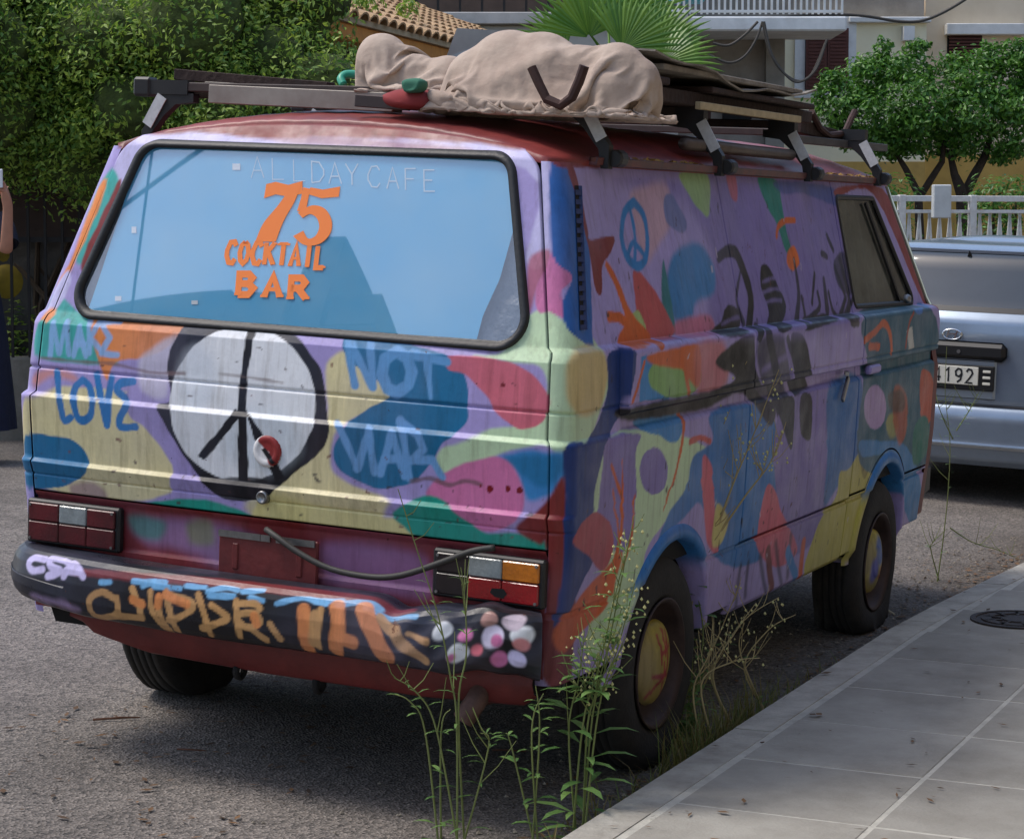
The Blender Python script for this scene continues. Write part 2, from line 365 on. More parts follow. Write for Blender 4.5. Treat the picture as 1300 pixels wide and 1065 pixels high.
# frame round the window: worn red above, lavender over it
S.poly((196, 190, 228), [(160, 178), (200, 164), (430, 166), (600, 176), (690, 190), (697, 240), (697, 330), (668, 330), (668, 215), (430, 196), (205, 190), (150, 300), (128, 330), (110, 320), (140, 230)], .02)
S.poly(RED, [(176, 160), (250, 148), (430, 138), (600, 150), (700, 176), (660, 190), (600, 182), (430, 174), (330, 176), (250, 168), (200, 172)], .02)
S.poly(RED, [(340, 168), (430, 172), (560, 184), (600, 190), (560, 194), (430, 186), (360, 182)], .03, True, .7)
S.poly(TEAL, [(120, 236), (142, 214), (150, 236), (132, 276), (112, 330), (96, 330), (104, 280)], .025)
S.poly(RED, [(152, 228), (150, 250), (130, 300), (108, 344), (104, 330), (128, 276)], .014)
S.poly(ORG, [(88, 330), (104, 280), (126, 228), (134, 240), (112, 296), (86, 350), (66, 372), (70, 356)], .016)
S.poly((200, 196, 232), [(56, 398), (66, 366), (84, 344), (90, 360), (72, 392), (60, 404)], .016)
S.poly(ORG, [(48, 408), (58, 394), (72, 392), (68, 402), (52, 416)], .014)
S.poly(TEAL, [(38, 436), (48, 408), (58, 412), (50, 440)], .016)
S.poly((178, 76, 84), [(672, 330), (697, 318), (697, 345), (684, 360), (674, 395), (668, 390)], .025, True, .8)
S.poly(PNK, [(680, 372), (700, 324), (714, 324), (726, 336), (729, 351), (719, 367), (717, 383), (724, 408), (700, 396), (684, 396)], .012)
# lettering sprayed on the tailgate
LB = (128, 172, 222); LB2 = (96, 156, 208)
def c4(x, y): return (.3385*x, 340+.3385*y)
def c5(x, y): return (400+.3385*x, 340+.3385*y)
for st in ([(188, 330), (200, 205), (222, 318), (252, 205), (258, 325)], [(276, 330), (298, 222), (322, 330)], [(284, 285), (314, 285)], [(336, 320), (338, 200)], [(378, 200), (340, 262), (382, 318)], [(452, 200), (382, 205), (412, 262), (378, 322), (440, 326)]):
    S.line((138, 180, 226), [c4(*p) for p in st], .019, .010, False, .9)
for st in ([(214, 392), (236, 560), (266, 560)], [(310, 422), (282, 450), (275, 500), (288, 558), (312, 572), (340, 550), (346, 495), (335, 445), (310, 422)], [(364, 402), (400, 590)], [(400, 590), (418, 412)], [(498, 426), (452, 432), (440, 462), (474, 500), (452, 560), (452, 596), (508, 596)]):
    S.line((44, 122, 186), [c4(*p) for p in st], .024, .008, True)
for st in ([(126, 282), (148, 440)], [(140, 282), (214, 446)], [(208, 268), (218, 448)], [(305, 315), (262, 345), (250, 400), (270, 455), (308, 468), (350, 440), (362, 390), (345, 340), (305, 315)]):
    S.line(LB2, [c5(*p) for p in st], .034 if len(st) > 3 else .024, .012, False)
S.line(LB2, [c5(368, 325), c5(495, 352)], .03, .01, False, 1, .022); S.line(LB2, [c5(420, 335), c5(434, 490)], .03, .01, False, 1, .008)
for st in ([(88, 592), (158, 752)], [(158, 752), (204, 600)], [(200, 612), (222, 768)], [(244, 770), (288, 620), (332, 782)], [(260, 716), (318, 716)], [(318, 572), (352, 790)], [(318, 576), (386, 628), (404, 680), (360, 722)], [(362, 722), (440, 722), (474, 784)]):
    S.line((110, 166, 220), [c5(*p) for p in st], .026, .012, False, .95, .02)
# scratches and chipped patches
S.line((120, 92, 84), [c4(155, 338), c4(300, 352), c4(420, 360), c4(560, 392), c4(690, 396)], .009, .012, True, .7)
S.line((120, 100, 92), [c4(820, 398), c4(930, 410), c4(1060, 432)], .007, .010, True, .6)
S.line((108, 84, 88), [c5(360, 800), c5(430, 790), c5(500, 815), c5(560, 800), c5(620, 812)], .012, .012, True, .75)
for x, y, r in ((655, 828, 4.6), (722, 828, 3), (768, 834, 3.4), (705, 440, 2.6), (620, 818, 1.6)): S.ell((120, 14, 26), *c5(x, y), r, r*1.2, .004)
# --- rear right corner and side
S.poly(BLU, [(700, 210), (719, 212), (730, 245), (747, 302), (752, 420), (752, 440), (724, 420), (718, 383), (726, 351), (702, 322)], .008)
S.poly(RED, [(720, 214), (730, 216), (746, 290), (748, 304), (778, 300), (776, 320), (765, 338), (764, 372), (756, 368), (749, 324), (744, 300), (732, 250)], .008)
S.poly((206, 184, 128), [(728, 452), (748, 439), (768, 450), (772, 474), (766, 506), (757, 524), (736, 528), (724, 508)], .03)
S.poly(NAV, [(773, 449), (794, 449), (798, 513), (792, 526), (776, 546), (770, 575), (760, 620), (756, 700), (738, 742), (708, 800), (716, 740), (722, 640), (722, 568), (746, 560), (762, 528), (772, 490)], .008)
S.poly(PGR, [(764, 585), (775, 556), (800, 545), (850, 548), (884, 560), (902, 575), (906, 600), (882, 622), (862, 642), (837, 672), (820, 700), (806, 745), (780, 810), (745, 830), (755, 760), (766, 700), (754, 640)], .012)
S.poly(SPU, [(772, 558), (812, 551), (807, 575), (806, 639), (800, 690), (782, 700), (762, 670), (760, 640), (764, 603)], .008)
S.ell(SPU, 830, 598, 18, 30, .008)
S.poly(SKY, [(811, 531), (862, 522), (868, 537), (858, 562), (834, 552), (812, 545)], .010)
S.poly((58, 118, 182), [(880, 580), (905, 560), (902, 524), (965, 515), (990, 556), (990, 640), (975, 700), (935, 720), (905, 700), (890, 640), (870, 655), (835, 690), (850, 650), (870, 620)], .02)
S.poly(SAL, [(892, 580), (904, 594), (908, 650), (912, 700), (898, 690), (893, 640)], .012)
S.poly((206, 196, 120), [(910, 640), (925, 660), (915, 690), (904, 690)], .02)
S.poly((170, 78, 86), [(728, 690), (738, 666), (758, 650), (776, 668), (778, 700), (764, 726), (748, 706)], .010)
S.poly((206, 96, 44), [(706, 800), (740, 752), (770, 720), (790, 700), (782, 736), (770, 770), (740, 800), (715, 830)], .02)
OR2 = (206, 98, 40)
for st, w0, w1 in (([(862, 520), (868, 545), (858, 600), (842, 648)], .030, .008), ([(776, 590), (784, 615), (789, 640), (786, 690), (770, 740)], .012, .03), ([(790, 585), (789, 640)], .008, .01), ([(806, 630), (802, 680), (790, 720)], .012, .02), ([(778, 622), (784, 660), (786, 690)], .01, .014)):
    S.line(OR2, st, w0, .008, True, 1, w1)
S.line((196, 92, 84), [(876, 561), (888, 556), (902, 560)], .02, .01)
# belt strip
S.poly(SKY, [(814, 452), (828, 450), (850, 506), (812, 510)], .006, False)
S.ell((134, 176, 104), 857, 478, 34, 27, .01)
S.poly(OR2, [(822, 452), (850, 444), (886, 438), (890, 470), (884, 492), (866, 470), (845, 466), (828, 462)], .02)
S.line(OR2, [(818, 460), (810, 490), (803, 510)], .016, .008); S.line(OR2, [(868, 460), (874, 500)], .022, .01)
S.poly((200, 110, 100), [(884, 440), (918, 434), (926, 470), (915, 496), (886, 500)], .05, True, .8)
DK = (17, 15, 18)
S.poly(DK, [(926, 440), (956, 424), (960, 470), (966, 500), (985, 520), (976, 540), (945, 500), (915, 510), (895, 520), (800, 534), (800, 518), (900, 496), (934, 480), (908, 462)], .02)
S.poly(DK, [(962, 436), (996, 428), (1004, 480), (1000, 505), (964, 500)], .03, True, .85)
S.poly(DK, [(1005, 424), (1022, 430), (1030, 470), (1032, 505), (1012, 508), (1008, 470)], .012)
S.line(SPU, [(968, 470), (985, 460), (1000, 452)], .02, .03, True, .7); S.line(SPU, [(998, 432), (1006, 478)], .028, .01)
# upper side
S.poly(SPU, [(790, 225), (1064, 238), (1090, 400), (960, 424), (900, 400), (905, 330), (870, 260)], .10, True, 1.)
S.poly((198, 160, 172), [(800, 250), (815, 238), (846, 234), (852, 280), (836, 312), (820, 334), (808, 300)], .05, True, .85)
S.poly((110, 120, 170), [(843, 252), (853, 247), (862, 262), (872, 284), (866, 296), (846, 282)], .02)
S.poly((146, 178, 112), [(862, 220), (898, 222), (900, 272), (889, 268), (875, 248)], .02)
S.poly((52, 128, 186), [(862, 316), (887, 309), (906, 338), (906, 372), (884, 384), (877, 408), (859, 408), (846, 385), (849, 338)], .04)
S.poly((46, 120, 128), [(842, 330), (850, 370), (858, 420), (848, 420), (840, 380)], .012)
S.poly((188, 84, 86), [(804, 342), (820, 354), (838, 381), (856, 424), (815, 426), (807, 385)], .010)
S.poly(SAL, [(858, 410), (880, 402), (900, 400), (905, 420), (860, 428)], .03, True, .8)
S.poly((166, 190, 120), [(800, 404), (812, 396), (822, 428), (806, 430)], .010)
S.line((40, 124, 190), [(805, 257), (793, 270), (789, 300), (796, 326), (808, 338), (819, 330), (822, 306), (817, 274), (805, 257)], .030, .012); S.line((40, 124, 190), [(799, 262), (806, 300), (806, 336)], .022, .012); S.line((40, 124, 190), [(796, 328), (804, 308), (820, 328)], .02, .012)
S.line(OR2, [(770, 336), (784, 362), (800, 404), (822, 432)], .02, .008, True, 1, .05); S.line(OR2, [(773, 402), (788, 404), (806, 424)], .03, .01)
S.poly(OR2, [(788, 420), (806, 410), (824, 426), (822, 440), (784, 440)], .012)
S.poly((30, 128, 116), [(962, 226), (986, 230), (993, 262), (1000, 300), (1008, 326), (998, 320), (986, 285), (974, 262)], .012)
S.poly((190, 92, 96), [(922, 222), (934, 224), (936, 254), (928, 250)], .02, True, .8)
S.poly((60, 84, 150), [(985, 230), (1050, 236), (1070, 250), (1064, 262), (1020, 246), (994, 246)], .02, True, .8)
S.poly((150, 64, 60), [(1066, 238), (1120, 240), (1150, 300), (1180, 380), (1170, 380), (1110, 248), (1064, 250)], .01)
S.line(OR2, [(986, 300), (988, 288), (996, 281), (1009, 280)], .022, .008); S.poly((224, 108, 40), [(1000, 320), (1008, 312), (1015, 334), (1006, 344), (999, 334)], .012)
S.line(DK, [(912, 327), (921, 320), (932, 320), (940, 334), (953, 377), (966, 424)], .034, .014, True, 1, .060)
S.poly(DK, [(915, 408), (920, 394), (926, 387), (940, 397), (950, 424), (914, 426)], .012)
S.line(SPU, [(916, 412), (932, 404), (946, 402)], .012, .02, True, .6)
S.poly(DK, [(966, 340), (972, 336), (978, 342), (988, 364), (998, 390), (1004, 418), (988, 420), (976, 396), (966, 364)], .010)
for q in (350, 364, 378): S.line(SPU, [(968, q+8), (982, q+3), (992, q+4)], .012, .018, True, .7)
for st in ([(1034, 348), (1031, 384)], [(1018, 378), (1022, 402), (1034, 410), (1040, 392), (1038, 372)], [(1052, 372), (1058, 396), (1068, 402), (1073, 380)], [(1074, 378), (1080, 406), (1090, 412)], [(1050, 300), (1058, 318)], [(1043, 322), (1050, 326)], [(1060, 340), (1072, 372)], [(1084, 376), (1088, 404)]): S.line(DK, st, .024, .012, True, .95)
S.poly(DK, [(1018, 408), (1044, 398), (1056, 404), (1040, 416), (1022, 420)], .015)
S.poly(DK, [(1058, 336), (1068, 320), (1076, 330), (1082, 372), (1066, 366)], .02, True, .8)
S.poly(RED, [(680, 170), (770, 196), (775, 212), (740, 213), (716, 213), (702, 207), (694, 195)], .012)
S.poly(RED, [(150, 160), (176, 158), (186, 168), (160, 182), (148, 186)], .012)
for pts, w0, w1 in (([(975, 420), (985, 470), (990, 520)], .05, .07), ([(1008, 330), (1014, 372), (1024, 410)], .02, .05), ([(940, 345), (935, 380), (944, 410)], .015, .03), ([(1046, 356), (1050, 392)], .03, .05), ([(1066, 330), (1078, 380), (1086, 408)], .03, .05), ([(1000, 430), (1012, 470), (1020, 520), (1022, 552)], .03, .05)): S.line(DK, pts, w0, .016, True, .92, w1)
# below the strip
S.poly(SPU, [(985, 540), (1000, 512), (1030, 490), (1066, 480), (1070, 500), (1050, 560), (1050, 640), (1030, 690), (1000, 700), (985, 620)], .02)
S.poly(DK, [(975, 512), (988, 506), (1007, 504), (1008, 540), (1005, 570), (999, 560), (988, 524)], .008)
S.poly(DK, [(1016, 505), (1030, 503), (1029, 556), (1017, 550)], .010)
S.poly((56, 110, 172), [(1050, 500), (1066, 480), (1092, 480), (1092, 560), (1080, 600), (1062, 620), (1046, 640), (1050, 570)], .03)
S.poly(SAL, [(960, 690), (972, 620), (984, 622), (992, 650), (1003, 672), (1012, 700), (985, 720)], .014)
S.poly(OLV, [(1030, 690), (1044, 655), (1062, 628), (1066, 600), (1078, 595), (1092, 574), (1104, 586), (1112, 604), (1098, 640), (1085, 700), (1045, 740), (1020, 730)], .02)
S.poly((112, 100, 44), [(1092, 584), (1098, 576), (1104, 590), (1098, 608), (1094, 600)], .012, True, .7)
for st in ([(940, 720), (934, 770)], [(950, 715), (946, 756)], [(985, 690), (992, 740)], [(1004, 680), (1000, 730)], [(965, 706), (972, 750)]): S.line(DK, st, .03, .03, True, .7)
for st, cc in (([(1000, 700), (1010, 730)], SKY), ([(1020, 690), (1016, 730)], OR2), ([(975, 700), (980, 745)], (120, 60, 50))): S.line(cc, st, .05, .02)
# knocks, flakes and scratches in the side paint
rs_ = np.random.default_rng(21)
for _ in range(230):
    s0, z0 = rs_.uniform(.1, 3.6), rs_.choice([rs_.uniform(.4, 1.05), rs_.uniform(.4, .75), rs_.uniform(1.1, 1.7)]); L0 = rs_.uniform(.004, .03); a0 = rs_.choice([rs_.normal(pi/2, .3), rs_.uniform(0, pi)])
    S.ops.append(('l', np.array([(s0, z0), (s0+L0*cos(a0)*.6, z0+L0*sin(a0))]), lin(((34, 26, 28), (86, 46, 40), (30, 28, 40), (196, 186, 200))[rs_.choice(4, p=[.45, .25, .2, .1])]), .006, .85, np.array([rs_.uniform(.003, .009)]*2)))
for _ in range(90):
    s0, z0 = rs_.uniform(-1.75, -.05), rs_.choice([rs_.uniform(.76, 1.25), rs_.uniform(.76, .9)]); L0 = rs_.uniform(.003, .014); a0 = rs_.uniform(0, pi)
    S.ops.append(('l', np.array([(s0, z0), (s0+L0*cos(a0), z0+L0*sin(a0)*.5)]), lin(((70, 44, 42), (112, 54, 48), (50, 46, 50))[rs_.integers(3)]), .005, .75, np.array([rs_.uniform(.002, .006)]*2)))
# front door
FD = (42, 92, 112)
S.poly(FD, [(1096, 400), (1182, 392), (1190, 480), (1186, 560), (1160, 600), (1092, 590), (1094, 470)], .012)
S.poly((56, 128, 186), [(1092, 560), (1120, 560), (1150, 566), (1170, 620), (1160, 680), (1146, 640), (1130, 580), (1096, 580)], .015)
S.line(OR2, [(1098, 432), (1112, 420), (1122, 410), (1130, 424), (1132, 446)], .03, .01); S.line(OR2, [(1104, 440), (1116, 440)], .03, .01)
S.ell((176, 150, 196), 1111, 517, 14, 28, .012); S.ell((150, 150, 90), 1133, 540, 8, 16, .03)
S.poly((176, 84, 52), [(1136, 490), (1150, 500), (1152, 540), (1142, 565), (1134, 530)], .03, True, .85); S.poly((190, 82, 44), [(1170, 470), (1184, 480), (1186, 520), (1174, 540), (1168, 510)], .012)
S.poly((70, 56, 48), [(1128, 500), (1146, 496), (1148, 520), (1132, 522)], .03, True, .8); S.poly((24, 112, 98), [(1160, 545), (1176, 528), (1178, 570), (1160, 590)], .02)
S.poly((190, 192, 186), [(1151, 420), (1158, 414), (1160, 442), (1153, 444)], .006, False); S.line((160, 60, 40), [(1150, 440), (1154, 412), (1160, 398)], .02, .01); S.ell((56, 120, 190), 1167, 392, 5, 8, .01)

bodyM = paint_mat('sprayed_body_paint', .42, .55, .55)
redM = mat('oxide_red_paint', (120, 44, 42), .5, noise=.8, nscale=5, col2=(74, 24, 26), bump=.1, bscale=40)
roofM = mat('faded_red_roof_paint', (142, 62, 58), .42, noise=.9, nscale=4, col2=(88, 34, 36), bump=.08, bscale=30)
darkM = mat('underbody_black', (18, 17, 17), .85); rubM = mat('window_rubber', (22, 22, 24), .5, bump=.1, bscale=80)
steelM = mat('worn_steel', (150, 150, 150), .35, .9, noise=.6, nscale=30); blackM = mat('black_plastic', (26, 26, 28), .5, noise=.4, nscale=12, col2=(50, 48, 46))
tyreM = mat('tyre_rubber', (30, 29, 28), .85, noise=.7, nscale=18, col2=(52, 48, 44), bump=.15, bscale=90)

def colour(sv, z): return S.eval(sv, z).reshape(*np.shape(sv), 3)
def snap(U, V, sdf, keep, tol):
    """move the rim of a cut-out onto the cut line"""
    e = 1e-4; d = sdf(U, V); gx = (sdf(U+e, V)-sdf(U-e, V))/(2*e); gy = (sdf(U, V+e)-sdf(U, V-e))/(2*e)
    fc = keep; adj = np.zeros(U.shape, bool); adk = np.zeros(U.shape, bool)
    for a in (slice(None, -1), slice(1, None)):
        for b in (slice(None, -1), slice(1, None)): adj[a, b] |= ~fc; adk[a, b] |= fc
    m = adj & adk & (np.abs(d) < tol)
    return np.where(m, U-gx*d, U), np.where(m, V-gy*d, V)
def cell(A): return (A[:-1, :-1]+A[1:, :-1]+A[:-1, 1:]+A[1:, 1:])/4
def circ(c, r): return lambda U, V: np.hypot(U-c[0], V-c[1])-r
def rpoly(pts, r):
    P = np.array(pts, float); return lambda U, V: sd_poly(U, V, P)-r
RA, FA = (.83, .33), (3.215, .33); RAr, FAr = .355, .345
def sideX(Y, Z, strip_from=.37):
    return Wt(Z)+np.where(Y > strip_from, strip(Z), 0)-np.where((Y > strip_from) & (Z > 1.048) & (Z < 1.09), .006, 0)
def side_patch(name, yl, yr_, zl, step, parent, cuts=(), sgn=1, strip_from=.37, skirt=.018):
    """yl/yr_: functions or numbers for the rear and front edge"""
    n = int(round(((yr_(1.) if callable(yr_) else yr_)-(yl(1.) if callable(yl) else yl))/step)); t = np.linspace(0, 1, n+1)
    Z = np.repeat(zl[:, None], n+1, 1); y0 = yl(zl) if callable(yl) else np.full(len(zl), yl); y1 = yr_(zl) if callable(yr_) else np.full(len(zl), yr_)
    Y = y0[:, None]+(y1-y0)[:, None]*t[None]
    keep = np.ones((len(zl)-1, n), bool)
    for sdf in cuts: keep &= sdf(cell(Y), cell(Z)) > 0
    for sdf in cuts: Y, Z = snap(Y, Z, sdf, keep, step*1.6)
    X = sideX(Y, Z, strip_from); sv = Y-yrt(Z)-BUL
    col = colour(sv, Z) if sgn > 0 else colour(sv+6, Z)
    return grid_mesh(name, np.stack([sgn*X, Y, Z], -1), bodyM, parent, keep, col, (-sgn*skirt, 0, 0), True, sgn < 0)
def quarter(name, sgn, stp, zst, zlo=.38, ztop=1.782):
    zl = levels(zlo, ztop, zst, FE); yE = 1.438
    th = np.linspace(0, pi/2, 13); n = int((yE-.2)/stp); R = len(zl); W = Wt(zl)[:, None]; y0 = (yrt(zl)+BUL)[:, None]
    xr = np.concatenate([W-.057+0*W, W-CR+CR*np.sin(th)[None]], 1); yr_ = np.concatenate([y0, y0+CR-CR*np.cos(th)[None]], 1)
    sr = np.concatenate([-.057+0*W, np.repeat((-CR+2*CR*th/(pi/2))[None], R, 0)], 1)
    # a column pair at the step where the belt strip begins
    n1 = int(.28/stp); Y = np.concatenate([(y0+CR)+(.368-(y0+CR))*np.linspace(0, 1, n1+1)[None, 1:], .372+(yE-.372)*np.linspace(0, 1, n-n1)[None]+0*y0], 1)
    Z = np.repeat(zl[:, None], Y.shape[1], 1); keepS = circ(RA, RAr)(cell(Y), cell(Z)) > 0
    keepS &= ~((cell(Z) < RA[1]) & (abs(cell(Y)-RA[0]) < RAr))
    Y, Z = snap(Y, Z, circ(RA, RAr), keepS, stp*1.6)
    X = sideX(Y, Z); sv = Y-yrt(Z)-BUL
    XX = np.concatenate([xr, X], 1); YY = np.concatenate([yr_, Y], 1); ZZ = np.concatenate([np.repeat(zl[:, None], xr.shape[1], 1), Z], 1); SV = np.concatenate([sr, sv], 1)
    keep = np.concatenate([np.ones((R-1, xr.shape[1]), bool), keepS], 1)
    col = colour(SV if sgn > 0 else -2*Wt(ZZ)-SV, ZZ)
    return grid_mesh(name, np.stack([sgn*XX, YY, ZZ], -1), bodyM, VAN, keep, col, None, True, sgn < 0)
quarter('rear_quarter_panel', 1, .007, .0055); quarter('rear_quarter_panel', -1, .02, .012)
zD = levels(.588, 1.782, .0055, FE)
sd = side_patch('sliding_door', 1.447, 2.700, zD, .007, VAN, strip_from=0)
zSill = levels(.345, .574, .006, FE); side_patch('sill_panel', 1.44, 2.702, zSill, .008, VAN)
yF = lambda z: np.interp(z, [.3, 1.22, 1.785], [3.86, 3.86, 3.47])
WIN = rpoly([(2.775, 1.335), (3.57, 1.325), (3.255, 1.695), (2.775, 1.695)], .03)
ARCHD = lambda U, V: np.hypot(U-FA[0], (V-FA[1]))-(FAr+.055)
fd = side_patch('front_door', 2.712, yF, levels(.60, 1.782, .006, FE), .008, VAN, (WIN, ARCHD), strip_from=0)
side_patch('front_wing_panel', 2.71, yF, levels(.36, .735, .006, FE), .008, VAN, (circ(FA, FAr), lambda U, V: -(np.minimum(np.hypot(U-FA[0], V-FA[1])-(FAr+.048), V-.592))))
# far side (plain, seen only from elsewhere)
side_patch('side_panel', 1.44, 2.7, levels(.36, 1.78, .03, FE), .04, VAN, (), -1, 9.)
side_patch('front_door', 2.712, yF, levels(.36, 1.78, .02, FE), .03, VAN, (circ(FA, FAr), WIN), -1, 9.)
# nose and windscreen
def nose(name, zl, m):
    th = np.linspace(0, pi, 33); rows = []
    for z in zl:
        W = float(Wt(z)); yf = float(yF(z)); d = .29 if z < 1.25 else .29-.1*(z-1.25)
        rows.append([(W*np.sign(cos(a))*abs(cos(a))**.6, yf+d*sin(a)**.6 if 0 < a < pi-1e-9 else yf, z) for a in th])
    return grid_mesh(name, np.array(rows), m, VAN, None, None, None, True)
nose('nose_panel', np.linspace(.38, 1.25, 16), redM); nose('windscreen', np.linspace(1.255, 1.77, 10), mat('dark_glass', (20, 24, 26), .08))
mb = MB(); mb.box(-.84, .84, 3.9, 4.2, .42, .58, bev=.03); mb.build('front_bumper', blackM, VAN)
# roof
xr = np.linspace(-.748, .748, 61); ys = np.concatenate([np.linspace(0, .08, 8), np.linspace(.1, 3.3, 60)])
g = np.abs(xr)/.748; zt = 1.785+.083*(1-g**2.2); y0 = yrt(zt)+BUL*g**3+.002
dome = 1.785+.140*(1-g**2.6)**.75
YY = y0[None]+ys[:, None]*(3.52-y0)[None]/3.3; b_ = np.clip(ys/.5, 0, 1)[:, None]**.55
ZZ = zt[None]+.006+(dome-zt)[None]*b_; fr = np.clip((YY-3.05)/.5, 0, 1); ZZ -= fr**2*.11*(1-g**3)[None]
ZZ += wob(xr[None]+0*ZZ, YY*.6, .0009)
nar = 1-.055*np.clip(1-ys/.16, 0, 1)**2
grid_mesh('roof', np.stack([xr[None]*nar[:, None], YY, ZZ], -1), roofM, VAN, None, None, (0, 0, -.02), True)
for sg in (1, -1):
    mb = MB(); pr = [(.742, 1.777), (.772, 1.780), (.776, 1.800), (.770, 1.802), (.767, 1.788), (.742, 1.788)]; yy = np.concatenate([[.40], np.linspace(.44, 3.46, 40)])
    for i, y in enumerate(yy):
        k = .0 if i else -.02
    vs = [(sg*(x+(-.02 if i == 0 else 0)), y, z) for i, y in enumerate(yy) for x, z in pr]; n = len(pr)
    fs = [(i*n+j, i*n+j+1, (i+1)*n+j+1, (i+1)*n+j) for i in range(len(yy)-1) for j in range(n-1)]
    fs = fs if sg < 0 else [f[::-1] for f in fs]
    mb.add(vs, fs); mb.add([(sg*x, yy[0], z) for x, z in pr], [tuple(range(n))]); mb.build('rain_gutter', mat('gutter_paint', (104, 50, 48), .5, noise=.9, nscale=14, col2=(52, 40, 44)), VAN)
# inner shell keeps gaps dark and blocks see-through
zl = np.array([.34, .42, .6, .9, 1.2, 1.3, 1.55, 1.76, 1.86]); rows = []
for z in zl:
    W = float(Wt(min(z, 1.83)))-.035-(.3 if z > 1.8 else 0); ya = float(yrt(z))+.075; yb = float(yF(min(z, 1.78)))-.02
    rows.append([(W, ya, z), (W, yb, z), (-W, yb, z), (-W, ya, z), (W, ya, z)])
P = np.array(rows); kp = np.ones((len(zl)-1, 4), bool); kp[4:7, 0] = False; kp[4:7, 2] = False
# leave the cab windows open
inner = MB()
for i in range(len(zl)-1):
    for j in range(4):
        q = [P[i, j], P[i, j+1], P[i+1, j+1], P[i+1, j]]
        if 4 <= i <= 6 and j in (0, 2):
            ym = 2.72 if j == 0 else 2.72
            a, b = (q[0], q[1]) if j == 0 else (q[1], q[0]); c, d = (q[2], q[3]) if j == 0 else (q[3], q[2])
            inner.add([a, (a[0], ym, a[2]), (d[0], ym, d[2]), d], [(0, 1, 2, 3)])
        elif i < 2 and j in (0, 2): continue
        else: inner.add(q, [(0, 1, 2, 3)])
inner.box(-.84, .84, .1, 3.8, .60, .63)
inner.box(-.5, .5, .15, 3.7, .30, .60)
inner.box(-.85, .85, 1.22, 2.85, .37, .60); inner.box(-.85, .85, .06, .44, .42, .60); inner.box(-.84, .84, 3.6, 3.85, .42, .60)
inner.build('inner_shell', darkM, VAN)
# partition + curtain behind the cab window
curM = mat('dusty_curtain', (96, 98, 84), .9, noise=.8, nscale=9, col2=(48, 52, 44), bump=.4, bscale=20)
cy = np.linspace(2.74, 3.62, 60); cz = np.linspace(1.29, 1.75, 14); Yg, Zg = np.meshgrid(cy, cz)
Xg = Wt(Zg)-.09+.012*np.sin(Yg*55+2*np.sin(Zg*7))+.006*np.sin(Yg*131)
grid_mesh('curtain', np.stack([Xg, Yg, Zg], -1), curM, VAN)
def glass_mat(name, tint, dirt, dcol, rough=.03, ior=1.6):
    m = bpy.data.materials.new(name); m.use_nodes = True; n = m.node_tree; L = n.links; n.nodes.clear(); N = n.nodes.new
    o = N('ShaderNodeOutputMaterial'); tr = N('ShaderNodeBsdfTransparent'); tr.inputs[0].default_value = (*tint, 1); gl = N('ShaderNodeBsdfGlossy'); gl.inputs['Roughness'].default_value = rough
    lw = N('ShaderNodeLayerWeight'); lw.inputs[0].default_value = .5; pw = N('ShaderNodeMath'); pw.operation = 'POWER'; pw.inputs[1].default_value = 4; L.new(lw.outputs['Facing'], pw.inputs[0]); f0 = ((ior-1)/(ior+1))**2; fr = N('ShaderNodeMath'); fr.operation = 'MULTIPLY_ADD'; fr.inputs[1].default_value = 1-f0; fr.inputs[2].default_value = f0; L.new(pw.outputs[0], fr.inputs[0]); mx = N('ShaderNodeMixShader'); df = N('ShaderNodeBsdfDiffuse'); df.inputs[0].default_value = (*dcol, 1)
    m2 = N('ShaderNodeMixShader'); tc = N('ShaderNodeTexCoord'); no = N('ShaderNodeTexNoise'); no.inputs['Scale'].default_value = 6; no.inputs['Detail'].default_value = 8; mr = N('ShaderNodeMapRange')
    mr.inputs[1].default_value = .3; mr.inputs[2].default_value = .8; mr.inputs[4].default_value = dirt
    L.new(tc.outputs['Object'], no.inputs['Vector']); L.new(no.outputs[0], mr.inputs[0]); L.new(mr.outputs[0], m2.inputs[0]); L.new(tr.outputs[0], m2.inputs[1]); L.new(df.outputs[0], m2.inputs[2])
    L.new(fr.outputs[0], mx.inputs[0]); L.new(m2.outputs[0], mx.inputs[1]); L.new(gl.outputs[0], mx.inputs[2]); L.new(mx.outputs[0], o.inputs[0]); return m
glassM = glass_mat('dusty_window_glass', (.86, .9, .88), .35, (.32, .33, .28)); rglassM = glass_mat('rear_window_glass', (.95, .97, .98), .12, (.62, .68, .72), .015, 2.9)
def sdf_fill(name, sdf, lo, hi, st, surf, m, parent, smooth=True, colors=None, flip=False):
    u = np.arange(lo[0], hi[0]+st, st); v = np.arange(lo[1], hi[1]+st, st); U, V = np.meshgrid(u, v)
    keep = sdf(cell(U), cell(V)) < 0; U, V = snap(U, V, sdf, keep, st*1.6)
    return grid_mesh(name, surf(U, V), m, parent, keep, colors(U, V) if colors else None, None, smooth, flip)
